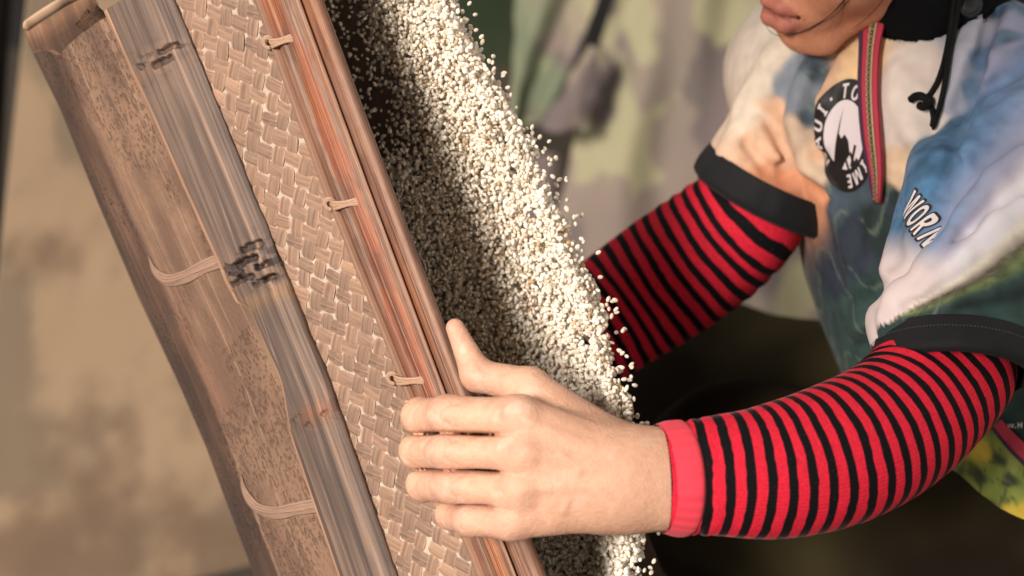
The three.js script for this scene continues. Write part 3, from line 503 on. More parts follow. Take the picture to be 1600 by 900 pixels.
spot([180, 178, 190], 0.9, [1500, 110], [1520, 60], [1490, 150], [1540, 30], [1480, 170]); spot([98, 122, 150], 0.8, [1560, 20], [1540, 90], [1520, 140], [1575, 60], [1500, 190]); spot([160, 160, 186], 0.9, [1560, 90], [1575, 40], [1545, 130], [1590, 80]);
spot(BLUE, 1, [1590, 140], [1565, 155], [1540, 175], [1520, 200], [1500, 245], [1490, 280], [1505, 225]); spot([110, 136, 176], 1, [1590, 185], [1560, 200], [1530, 230], [1510, 270], [1496, 310]); spot(LAV, 1, [1590, 225], [1560, 245], [1535, 270], [1515, 300], [1595, 260], [1495, 335], [1480, 325]); spot([130, 150, 190], 0.8, [1575, 275], [1545, 300], [1520, 325]);
spot(WHITE, 1, [1590, 305], [1560, 325], [1530, 345], [1595, 335], [1500, 375], [1540, 360], [1480, 400], [1510, 350]); spot(PINKW, 1, [1460, 400], [1440, 430], [1470, 360], [1420, 450], [1450, 380], [1410, 470], [1395, 490]); spot([240, 226, 200], 0.7, [1520, 385], [1485, 420], [1560, 365]);
spot(BRN, 1, [1560, 392], [1590, 378], [1520, 412], [1490, 435], [1465, 455], [1440, 475]); spot(OLV, 0.8, [1500, 440], [1540, 425], [1480, 465], [1585, 470]); spot(TEAL, 1, [1570, 430], [1530, 450], [1595, 430], [1500, 470], [1560, 470], [1450, 490], [1590, 500]); spot(DGRN, 0.8, [1550, 440], [1580, 455], [1520, 475]);
spot(SLATE, 1, [1310, 310], [1330, 300], [1350, 300], [1310, 340]); spot(NAVY, 1, [1330, 360], [1315, 400], [1350, 390], [1340, 420], [1310, 440], [1390, 320], [1400, 350]); spot(DGRN, 1, [1370, 340], [1380, 380], [1360, 350], [1400, 390], [1410, 410], [1395, 300]); spot(TEAL, 1, [1390, 420], [1350, 480], [1330, 520], [1360, 520], [1340, 470], [1370, 450], [1350, 550], [1320, 480]); spot([88, 104, 74], 0.7, [1405, 430], [1390, 455], [1370, 490]);
spot(LEAF, 1, [1570, 700], [1540, 730], [1560, 740], [1590, 730], [1520, 760], [1580, 770], [1550, 765], [1510, 780]); spot(YEL, 0.8, [1590, 800], [1580, 815], [1535, 715], [1520, 812]); spot([84, 74, 84], 0.8, [1480, 790], [1490, 800], [1595, 835], [1500, 770]); spot(TEAL, 0.9, [1590, 655], [1580, 670], [1598, 670]); spot([60, 70, 44], 0.7, [1560, 720], [1575, 750], [1530, 745], [1545, 790]);
// the near sleeve's print runs in long bands that fan out from its lower front corner
const fanAt = hit(1376, 508), BANDS = [[-40, TEAL], [8, TEAL], [14, DGRN], [19, TEAL], [24, OLV], [27, BRN], [32, [236, 222, 204]], [36, WHITE], [43, WHITE], [48, LAV], [53, [150, 162, 192]], [57, [120, 146, 184]], [63, BLUE], [72, BLUE], [80, [150, 166, 190]], [130, [170, 172, 190]]].map(([a, c]) => [a, lin(c)]), PNK = lin([226, 206, 202]);
const sleeveDye = (x, y, z) => {
  const dx = x - fanAt.x, dy = y - fanAt.y, dz = z - fanAt.z, r = dx * RIGHT.x + dy * RIGHT.y + dz * RIGHT.z, u = dx * UP.x + dy * UP.y + dz * UP.z, L = Math.hypot(r, u);
  const cl = smooth(0.008, 0.07, L); let a = Math.atan2(u, r) * 57.3 + cl * 4 * (fbm(x * 22, y * 22, z * 22, 3) - 0.5) + cl * 12 * (fbm(L * 14, a2(x, y, z), 4, 2) - 0.5); if (a < -90) a = 130;
  let c = BANDS[BANDS.length - 1][1]; for (let i = 1; i < BANDS.length; i++) if (a < BANDS[i][0]) { c = mix3(BANDS[i - 1][1], BANDS[i][1], clamp((a - BANDS[i - 1][0]) / (BANDS[i][0] - BANDS[i - 1][0]))); break; }
  return mix3(c, PNK, smooth(0.062, 0.035, L) * smooth(30, 36, a));
};
const a2 = (x, y, z) => 3 * (x + y + z);
const skinShirt = (x, y, z) => {
  const n1 = 0.013 * (fbm(x * 30, y * 30, z * 30, 4) - 0.5), n2 = 0.013 * (fbm(x * 30 + 50, y * 30, z * 30, 4) - 0.5), n3 = 0.013 * (fbm(x * 30, y * 30 + 50, z * 30, 4) - 0.5);
  const [zb, za] = zoneMix(x, y, z); x += n1; y += n2; z += n3; const pick = (zn) => { if (zn === 1) return sleeveDye(x, y, z); let W = 1e-12, c = [0, 0, 0];
  for (const s of dye) { if (s.z !== zn) continue; const q = (x - s.p.x) ** 2 + (y - s.p.y) ** 2 + (z - s.p.z) ** 2 + 4e-6; if (q > 0.02) continue; const w = s.w / (q * q * (zn ? 1 : q)) ; W += w; c[0] += s.c[0] * w; c[1] += s.c[1] * w; c[2] += s.c[2] * w; }
  return W < 1e-6 ? lin(TEAL) : [c[0] / W, c[1] / W, c[2] / W]; };
  let c = za >= 1 ? pick(zb) : za <= 0 ? pick(0) : mix3(pick(0), pick(zb), za);
  // the dark and leafy areas of the print are full of fine marks
  const L = c[0] * 0.3 + c[1] * 0.6 + c[2] * 0.1, dk = smooth(0.30, 0.10, L), m = fbm(x * 120, y * 120, z * 120, 3), r = 1 - Math.abs(2 * fbm(x * 30 + 9, y * 30, z * 30, 2) - 1);
  const gr = smooth(0.02, 0.1, c[1] - c[0] * 0.95) + smooth(0.05, 0.12, c[1] - c[2]);
  const amp = lerp(0.08, 0.75, dk) + 0.3 * clamp(gr); let k = 1 + amp * (m - 0.5) * 1.6;
  c = [c[0] * k, c[1] * k, c[2] * k];
  { const leaf = smooth(0.6, 0.4, c[2] / Math.max(0.01, c[1])) * smooth(1.45, 1.0, c[0] / Math.max(0.01, c[1])) * smooth(0.08, 0.16, L); if (leaf > 0) { const e = 1 - Math.abs(2 * noise(x * 75 + 3 * noise(x * 40, y * 40, z * 40), y * 75, z * 75) - 1); c = mix3(c, [0.05, 0.06, 0.03], leaf * 0.75 * smooth(0.88, 0.97, e)); c = mix3(c, [0.5, 0.5, 0.16], leaf * 0.3 * smooth(0.6, 0.75, fbm(x * 90, y * 90, z * 90, 2))); } }
  if (dk > 0.1) c = mix3(c, [0.17, 0.20, 0.14], dk * 0.6 * smooth(0.95, 0.995, r));
  return c;
};
// weave of jersey cloth
const jersey = greyTex(128, 128, (u, v) => 0.5 + 0.25 * Math.sin(u * 2 * Math.PI * 24) * (0.6 + 0.4 * Math.sin(v * 2 * Math.PI * 24)) + 0.15 * (noise(u * 60, v * 60) - 0.5), 1 / 0.02, 1 / 0.02);
const shirtMat = new THREE.MeshPhysicalMaterial({ vertexColors: true, roughness: 0.82, bumpMap: jersey, bumpScale: 0.0001, sheen: 0.15, sheenColor: new THREE.Color(1, 1, 1), sheenRoughness: 0.6, side: THREE.DoubleSide });
const [sLo, sHi] = boxOf([farSh, nearSh, tA, tB, tC, nearBand, farBand, P(1620, 870, 1.3)], 0.10);
sHi.x = Math.min(sHi.x, P(1940, 450, 1.4).x);
const gShirt = uvBy(paint(meshSDF(fShirt, sLo, sHi, 0.0025), skinShirt), bodyX.clone().multiplyScalar(0.7).addScaledVector(bodyZ, -0.7), bodyY);
const shirt = part('t_shirt', under(gShirt, personBase), shirtMat, person);

// --- a patch of print or ribbon laid on the cloth
function onCloth(center, Udir, Vdir, w, h, nu, nv, lift) {
  const n = Udir.clone().cross(Vdir).normalize(); if (n.dot(FWD) > 0) n.negate();
  return grid(nu, nv, (u, v) => {
    const o = center.clone().addScaledVector(Udir, (u - 0.5) * w).addScaledVector(Vdir, (0.5 - v) * h).addScaledVector(n, 0.06), q = march(fShirt, o, n.clone().negate(), 0.0, 0.14) ?? o.addScaledVector(n, -0.06), g = gradOf(fShirt, q);
    return { p: q.addScaledVector(g, lift), uv: [u, 1 - v] };
  });
}
function printMat(draw, w, h, rough = 0.6) {
  const cv = document.createElement('canvas'); cv.width = w; cv.height = h; const c = cv.getContext('2d'); c.clearRect(0, 0, w, h); draw(c, w, h);
  const t = new THREE.CanvasTexture(cv); t.colorSpace = THREE.SRGBColorSpace;
  const im = c.getImageData(0, 0, w, h).data, al = greyTex(w, h, (u, v) => im[(Math.min(h - 1, Math.floor((1 - v) * h)) * w + Math.min(w - 1, Math.floor(u * w))) * 4 + 3] / 255);
  al.wrapS = al.wrapT = THREE.ClampToEdgeWrapping;
  return new THREE.MeshStandardMaterial({ map: t, alphaMap: al, alphaTest: 0.5, roughness: rough, side: THREE.DoubleSide });
}
{ // round emblem on the chest
  const a = hit(1335, 128), b = hit(1318, 295), c = a.clone().add(b).multiplyScalar(0.5), Vd = a.clone().sub(b); const H = Vd.length(); Vd.normalize();
  const l = hit(1290, 205), r = hit(1350, 205), Ud = r.clone().sub(l); Ud.addScaledVector(Vd, -Ud.dot(Vd)).normalize();
  const mat = printMat((x, w, h) => {
    x.translate(w / 2, h / 2); x.scale(w / 256, h / 256);
    x.fillStyle = '#1c1413'; x.beginPath(); x.arc(0, 0, 126, 0, 7); x.fill();
    x.fillStyle = '#e4d4d4'; x.beginPath(); x.arc(0, -4, 78, 0, 7); x.fill();
    x.fillStyle = '#1c1413'; // a standing figure with a long dark cloak and a staff
    x.beginPath(); x.moveTo(-14, -64); x.lineTo(-20, -6); x.lineTo(-8, 4); x.lineTo(4, -8); x.lineTo(20, 4); x.lineTo(30, 34); x.lineTo(6, 60); x.lineTo(-10, 84); x.lineTo(-46, 92); x.lineTo(-32, 20); x.lineTo(-26, -8); x.closePath(); x.fill();
    x.lineWidth = 9; x.strokeStyle = '#1c1413'; for (const [p, q, s, t] of [[30, 30, 62, 78], [14, 52, 40, 88], [48, 10, 36, 62], [58, 40, 24, 90]]) { x.beginPath(); x.moveTo(p, q); x.lineTo(s, t); x.stroke(); }
    x.fillStyle = '#e4d4d4'; x.textAlign = 'center'; x.textBaseline = 'middle'; x.font = 'bold 44px sans-serif';
    const ring = (str, from, step, r) => { [...str].forEach((ch, i) => { const q = from + i * step; x.save(); x.rotate(q); x.translate(0, -r); x.fillText(ch, 0, 0); x.restore(); }); };
    ring('NAUI', -2.25, 0.40, 101); ring('\u00B7', -0.72, 0.4, 101); ring('TO', -0.22, 0.40, 101); ring('TIME', 1.75, 0.36, 101);
  }, 512, 512);
  part('chest_emblem', under(onCloth(c, Ud, Vd, mm(108, 1.33) * 1.15, H * 1.06, 40, 60, 0.0009), personBase), mat, shirt);
}
{ // slanted outlined lettering lower on the chest
  const l = hit(1412, 318), r = hit(1466, 348), c = hit(1437, 342), Ud = r.clone().sub(l).normalize(), up = hit(1446, 300).sub(hit(1432, 372)), H = mm(84, 1.3), Vd = up.addScaledVector(Ud, -up.dot(Ud)).normalize();
  const mat = printMat((x, w, h) => {
    x.lineJoin = 'round'; x.textBaseline = 'middle'; x.font = 'bold 150px sans-serif'; x.setTransform(1.0, 0.25, -0.42, 1.3, 70, 105);
    x.lineWidth = 20; x.strokeStyle = '#33231d'; x.fillStyle = '#ece0dd';
    [...'WORN'].forEach((ch, i) => { x.save(); x.translate([-20, 105, 205, 300][i], 0); x.scale(0.84, 1); x.strokeText(ch, 0, 0); x.fillText(ch, 0, 0); x.restore(); });
  }, 512, 300);
  part('chest_lettering', under(onCloth(c, Ud, Vd, mm(112, 1.3), H, 40, 30, 0.0009), personBase), mat, shirt);
  const c2 = hit(1588, 664), Ud2 = hit(1598, 664).sub(hit(1578, 664)).normalize(), Vd2 = hit(1588, 650).sub(hit(1588, 678)).normalize();
  part('hip_lettering', under(onCloth(c2, Ud2, Vd2, mm(40, 1.27), mm(14, 1.27), 14, 6, 0.0008), personBase), printMat((x, w, h) => { x.fillStyle = '#e8e0dc'; x.font = 'bold 60px sans-serif'; x.textBaseline = 'middle'; x.fillText('w.H', 20, h / 2); }, 160, 64), shirt);
}
{ // red strap with a zip down its middle, over the chest and again at the hip
  const red = new THREE.MeshPhysicalMaterial({ color: new THREE.Color(0.50, 0.035, 0.065), roughness: 0.75, sheen: 0.3, sheenColor: new THREE.Color(1, 0.4, 0.45), side: THREE.DoubleSide, bumpMap: jersey, bumpScale: 0.0001 });
  const purple = new THREE.MeshStandardMaterial({ color: new THREE.Color(0.055, 0.018, 0.05), roughness: 0.8, side: THREE.DoubleSide }), gold = new THREE.MeshStandardMaterial({ color: new THREE.Color(0.55, 0.40, 0.22), roughness: 0.6, side: THREE.DoubleSide }), dark = new THREE.MeshStandardMaterial({ color: new THREE.Color(0.09, 0.06, 0.035), roughness: 0.5, metalness: 0.3, side: THREE.DoubleSide });
  const along = (l, r, i0, i1, lift, n = 90, m = 6) => { // between two picture lines on the cloth
    const L = new THREE.CatmullRomCurve3(l.map(([x, y]) => V(x, y, 0))), R = new THREE.CatmullRomCurve3(r.map(([x, y]) => V(x, y, 0)));
    return grid(m, n, (u, v) => { const a = L.getPoint(v), b = R.getPoint(v), k = lerp(i0, i1, u), x = lerp(a.x, b.x, k), y = lerp(a.y, b.y, k), d = ray(x, y).normalize(), q = march(fShirtPlain, EYE, d, 0.8, 2.2) ?? P(x, y, 1.4), g = gradOf(fShirtPlain, q); const e = smooth(0.94, 1, v); return { p: q.addScaledVector(g, lift + 0.0075 * (1 - e) - 0.006 * e), uv: [u, v] }; });
  };
  const l = [[1350, 30], [1352, 80], [1352, 140], [1358, 210], [1370, 270], [1381, 326]], r = [[1392, 30], [1382, 80], [1380, 140], [1385, 210], [1389, 265], [1386, 326]];
  const strap = part('shoulder_strap', under(mergeGeometries([along(l, r, 0.10, 1, 0.0012), along(l, r, 0.1, 1, -0.0006)]), personBase), red, person);
  part('strap_edge', under(along(l, r, -0.03, 0.16, 0.0019), personBase), purple, strap);
  part('zip_tape', under(along(l, r, 0.44, 0.74, 0.0022), personBase), gold, strap);
  part('zip_chain', under(along(l, r, 0.52, 0.66, 0.0029), personBase), dark, strap);
  const g = []; for (let i = 0; i < 46; i++) { const v = (i + 0.5) / 46, L = new THREE.CatmullRomCurve3(l.map(([x, y]) => V(x, y, 0))).getPoint(v), R = new THREE.CatmullRomCurve3(r.map(([x, y]) => V(x, y, 0))).getPoint(v); const x = lerp(L.x, R.x, 0.58 + (i % 2 ? 0.025 : -0.025)), y = lerp(L.y, R.y, 0.6), q = march(fShirtPlain, EYE, ray(x, y).normalize(), 0.8, 2.2); if (!q || v > 0.93) continue; const n = gradOf(fShirtPlain, q); const b = new THREE.BoxGeometry(0.0022, 0.0012, 0.0012); b.translate(...q.addScaledVector(n, 0.0112).toArray()); g.push(b); }
  const teeth = part('zip_teeth', under(mergeGeometries(g), personBase), new THREE.MeshStandardMaterial({ color: new THREE.Color(0.5, 0.38, 0.22), metalness: 0.6, roughness: 0.4 }), strap); teeth.userData.kind = 'stuff';
  const l2 = [[1556, 664], [1580, 694], [1612, 726]], r2 = [[1566, 655], [1592, 684], [1626, 712]];
  const flatE = (a, b, c, d, e) => along(a, b, c, d, e, 30, 4);
  part('strap_end', under(flatE(l2, r2, 0, 1.25, -0.004), personBase), red, strap); part('strap_end_edge', under(flatE(l2, r2, -0.3, 0.05, -0.0035), personBase), purple, strap);
}
// --- ribbed bands at the sleeve hems: short rings round each arm
const bandMat = new THREE.MeshPhysicalMaterial({ color: new THREE.Color(0.012, 0.0115, 0.012), specularIntensity: 0.4, roughness: 0.75, bumpMap: jersey, bumpScale: 0.00012, sheen: 0.12, sheenColor: new THREE.Color(0.5, 0.5, 0.52), side: THREE.DoubleSide });
function ringBand(upper, lower, nTurn, thick, puff = 0.0016) { // two loops of places -> a hollow band
  return grid(nTurn, 14, (u, v) => { const t = v < 0.5 ? v * 2 : 2 - v * 2, inn = v < 0.5 ? 0 : 1, a = upper(u), b = lower(u), bulge = Math.sin(Math.PI * clamp(t)) * puff * (1 + 0.5 * Math.sin(u * 44 + 3 * Math.sin(u * 25))); const p = a.p.clone().lerp(b.p, t), o = a.o.clone().lerp(b.o, t); p.addScaledVector(p.clone().sub(o).normalize(), inn ? -thick : bulge); return { p, uv: [u * 0.3, t * 0.03] }; }, true);
}
function loop(center, axis, r1, r2, maj) { // an ellipse round `axis`
  const A = axis.clone().normalize(), M = maj.clone().addScaledVector(A, -maj.dot(A)).normalize(), N = A.clone().cross(M);
  return (u) => { const q = u * 2 * Math.PI; return { p: center.clone().addScaledVector(M, Math.cos(q) * r1).addScaledVector(N, Math.sin(q) * r2), o: center }; };
}
{
  const cA = P(1494, 534, 1.220), cB = P(1489, 588, 1.206), ax = cB.clone().sub(cA).addScaledVector(FWD, -0.006);
  const majN = RIGHT.clone().addScaledVector(UP, -0.14);
  const ax2 = bandAxisN;
  part('sleeve_band', under(ringBand(loop(cA, ax2, mm(124, 1.22), 0.0495, majN), loop(cB, ax2, mm(122, 1.206), 0.049, majN), 90, 0.003), personBase), bandMat, shirt);
  const st = []; const lp = loop(cA.clone().lerp(cB, 0.35), ax2, mm(124, 1.22) + 0.0024, 0.0519, majN); for (let i = 0; i < 150; i++) { const q = lp(i / 150).p, q2 = lp((i + 0.6) / 150).p; st.push(tube([q, q.clone().lerp(q2, 0.5), q2], 0.00028, 3, 5)); }
  const s1 = part('hem_stitching', under(mergeGeometries(st), personBase), new THREE.MeshStandardMaterial({ color: new THREE.Color(0.10, 0.095, 0.09), roughness: 0.8 }), shirt); s1.userData.kind = 'stuff';
  const fA = P(1207, 270, 1.435), fB = P(1187, 319, 1.442), ax3 = bandAxisF, majF = RIGHT.clone().addScaledVector(UP, -0.50);
  part('sleeve_band', under(ringBand(loop(fA, ax3, mm(108, 1.435), 0.053, majF), loop(fB, ax3, mm(118, 1.44), 0.053, majF), 80, 0.003), personBase), bandMat, shirt);
}
// --- striped arm sleeves
const SP = 0.0098;
const knit = greyTex(64, 64, (u, v) => 0.5 + 0.5 * Math.sin(u * 2 * Math.PI * 16), 1, 1 / 0.012);
const stripes = colourTex(256, 512, (u, v) => {
  const t = (v * 8 + 0.05 * (noise(u * 60, v * 30, 1) - 0.5) + 0.035 * (noise(u * 9, v * 7, 3) - 0.5)) % 1, a = smooth(0.02, 0.06, t) * smooth(0.52, 0.48, t), n = 0.86 + 0.28 * noise(u * 200, v * 340, 5), lint = hash3(Math.floor(u * 256), Math.floor(v * 512), 4) > 0.9985 ? 1 : 0;
  let c = mix3([208, 34, 54], [11, 8, 10], a); c = [c[0] * n, c[1] * n, c[2] * n]; return lint ? mix3(c, [170, 150, 150], 0.5) : c;
}, 1, 1 / (SP * 8));
const knitU = knit.clone(); knitU.repeat.set(6, 1 / 0.012);
const sleeveMat = new THREE.MeshPhysicalMaterial({ map: stripes, bumpMap: knitU, bumpScale: 0.00018, specularIntensity: 0.35, roughness: 0.85, sheen: 0.25, sheenColor: new THREE.Color(1, 0.6, 0.6), sheenRoughness: 0.5, side: THREE.DoubleSide });
function armSleeve(path, radii, seg, squash, off, wr = () => 0, wide = 1) { // path of places, radii; round in section, a little flattened toward the wrist
  const c = new THREE.CatmullRomCurve3(path, false, 'centripetal'), len = c.getLength(); const R = new THREE.CatmullRomCurve3(radii.map((r, i) => V(i, r, 0)));
  let N = null, last = null;
  const frames = []; for (let j = 0; j <= seg; j++) { const tn = c.getTangentAt(j / seg); if (!N) { N = FWD.clone().addScaledVector(tn, -FWD.dot(tn)).normalize(); } else N.addScaledVector(tn, -N.dot(tn)).normalize(); frames.push([N.clone(), tn.clone().cross(N)]); }
  return grid(72, seg, (u, v, i, j) => {
    const a = u * 2 * Math.PI, t = c.getUtoTmapping(v), r = R.getPoint(t).y, o = c.getPointAt(v), [n, b] = frames[j], wob = 1 + 0.014 * (fbm(v * 14, Math.cos(a) * 2 + 5, Math.sin(a) * 2, 3) - 0.5) * 2 + wr(v, a);
    return { p: o.addScaledVector(n, Math.cos(a) * r * lerp(squash, 0.96, smooth(0, 0.5, v)) * wob).addScaledVector(b, Math.sin(a) * r * wob), uv: [u, (v * len + off) / wide + 0.0022 * (fbm(v * 9, Math.cos(a) * 1.6 + 9, Math.sin(a) * 1.6, 2) - 0.5)] };
  }, true);
}
const dW = 1.135;
const nearPath = [P(1036, 748, 1.133), P(1110, 744, 1.136), P(1210, 736, 1.146), P(1312, 709, 1.162), P(1394, 666, 1.182), P(1454, 612, 1.204), P(1484, 562, 1.222), P(1500, 520, 1.24)];
const nearR = [mm(83, 1.133), mm(93, 1.136), mm(106, 1.15), mm(113, 1.165), mm(111, 1.185), mm(108, 1.205), mm(109, 1.226), mm(75, 1.25)];
const gSleeveN = armSleeve(nearPath, nearR, 300, 0.8, -0.0165, (v, a) => 0.022 * Math.exp(-(((v - 0.74) / 0.12) ** 2)) * Math.sin(v * 130 + 2 * Math.sin(a * 2)) * smooth(-0.3, 0.9, Math.sin(a + 0.6)) + 0.02 * Math.exp(-(((v - 0.05) / 0.05) ** 2)) * Math.sin(v * 210 + 1.5 * Math.sin(a * 3)), 1.05);
part('arm_sleeve', under(gSleeveN, personBase), sleeveMat, person);
{ // plain red cuff at the wrist, a rolled edge
  const cuffMat = new THREE.MeshPhysicalMaterial({ color: new THREE.Color(0.66, 0.035, 0.06), roughness: 0.85, bumpMap: knitU, bumpScale: 0.0005, sheen: 0.25, sheenColor: new THREE.Color(1, 0.6, 0.6), side: THREE.DoubleSide });
  const ax = nearPath[1].clone().sub(nearPath[0]).normalize().addScaledVector(FWD, 0.22).normalize(), k0 = P(1030, 748, 1.133), k1 = P(1072, 747, 1.134);
  const mj = UP.clone();
  part('arm_sleeve_cuff', under(ringBand(loop(k0, ax, mm(84.5, 1.133), 0.0266, mj), loop(k1, ax, mm(91, 1.134), 0.0286, mj), 140, 0.0016, 0.0009), personBase), cuffMat, person);
}
const farPath = [P(866, 556, 1.455), P(925, 515, 1.462), P(985, 473, 1.465), P(1062, 421, 1.46), P(1134, 367, 1.45), P(1184, 320, 1.44), P(1204, 275, 1.44)];
const farR = [mm(86, 1.455), mm(91, 1.462), mm(96, 1.465), mm(101, 1.46), mm(97, 1.45), mm(84, 1.44), mm(30, 1.44)];
part('arm_sleeve', under(armSleeve(farPath, farR, 200, 0.92, 0.002, (v, a) => 0.016 * Math.exp(-(((v - 0.75) / 0.14) ** 2)) * Math.sin(v * 95 + 2 * Math.sin(a * 2)), 1.26), personBase), sleeveMat, person);

// --- the body's own skin: trunk and arms under the clothes, hands and head in finer grids
const skinTan = [0.47, 0.205, 0.115], skinHand = [0.60, 0.345, 0.225];
const pieces = [];
{
  const fT = torsoField(-0.012), arms = [...nearPath.slice(0, -1).map((p, i) => cap(p, i === 6 ? nearSh : nearPath[i + 1], i === 0 ? 0.0185 : nearR[i] * 0.78 - 0.004, i === 6 ? 0.04 : nearR[i + 1] * 0.78 - 0.004)), ...farPath.slice(0, -1).map((p, i) => cap(p, i === 5 ? farSh : farPath[i + 1], farR[i] * 0.85 - 0.004, i === 5 ? 0.034 : farR[i + 1] * 0.85 - 0.004))];
  const f = (x, y, z) => { let d = fT(x, y, z); for (const a of arms) d = smin(d, a(x, y, z), 0.01); return d; };
  const [a, b] = boxOf([farSh, nearSh, tA, tC, P(860, 575, 1.49), P(1040, 748, 1.12)], 0.09);
  pieces.push(paint(meshSDF(f, a, b, 0.008), () => skinTan));
}
// a hand closed on an edge. J gives its joints as places; radii in metres
function handField(J) {
  const palm = [], fingers = [], bumps = [];
  for (let i = 0; i < 4; i++) { const F = J.f[i]; palm.push(cap(J.carp[i], F.p[0], J.carpR, F.r[0] * 1.02)); const ch = []; for (let k = 0; k < 3; k++) ch.push(cap(F.p[k], F.p[k + 1], F.r[k], F.r[k + 1])); fingers.push(ch); bumps.push([F.p[0], F.r[0]]); }
  const T2 = J.thumb, th = []; for (let k = 0; k < 3; k++) th.push(cap(T2.p[k], T2.p[k + 1], T2.r[k], T2.r[k + 1]));
  const web = cap(J.web[0], J.web[1], J.webR, J.webR), wr = J.wrist.map(([a, b, ra, rb]) => cap(a, b, ra, rb)), ten = J.tendons.map(([a, b]) => cap(a, b, 0)), vein = (J.veins ?? []).map(([a, b]) => cap(a, b, 0)), kn = J.knuckles.map((k) => [k[0], k[1], k[2]]), lines = (J.lines ?? []).map(([a, b]) => cap(a, b, 0));
  return (x, y, z) => {
    let p = 1; for (const c of palm) p = smin(p, c(x, y, z), 0.012);
    for (const c of wr) p = smin(p, c(x, y, z), 0.016);
    p = smin(p, web(x, y, z), 0.012);
    let f = 1, m1 = 1, m2 = 1; for (const ch of fingers) { let q = 1; for (const c of ch) q = smin(q, c(x, y, z), 0.004); if (q < m1) { m2 = m1; m1 = q; } else if (q < m2) m2 = q; f = smin(f, q, 0.0006); } if (m1 < 0.004) f += 0.0019 * Math.exp(-(((m2 - m1) / 0.0018) ** 2));
    let d = smin(p, f, 0.006), t = 1; for (const c of th) t = smin(t, c(x, y, z), 0.0045);
    d = smin(d, t, 0.010);
    if (d < 0.012 && d > -0.012) {
      for (const c of ten) { const q = c(x, y, z) / 0.0036; if (q < 3) d -= 0.0009 * Math.exp(-q * q); }
      for (const c of vein) { const q = c(x, y, z) / 0.0022; if (q < 3) d -= 0.0007 * Math.exp(-q * q); }
      for (const c of lines) { const q = c(x, y, z) / 0.0011; if (q < 3) d += 0.00085 * Math.exp(-q * q); }
      for (const [c, r, h] of kn) { const q = ((x - c.x) ** 2 + (y - c.y) ** 2 + (z - c.z) ** 2) / (r * r); if (q < 5) d -= h * Math.exp(-q); }
      d -= 0.0003 * (fbm(x * 420, y * 420, z * 420, 2) - 0.5) + 0.0006 * (fbm(x * 90, y * 90, z * 90, 2) - 0.5);
    }
    return d;
  };
}
const q4 = (list, rs) => ({ p: list.map((a) => P(...a)), r: rs.map((r, i) => mm(r, list[i][2]) * 0.985) });
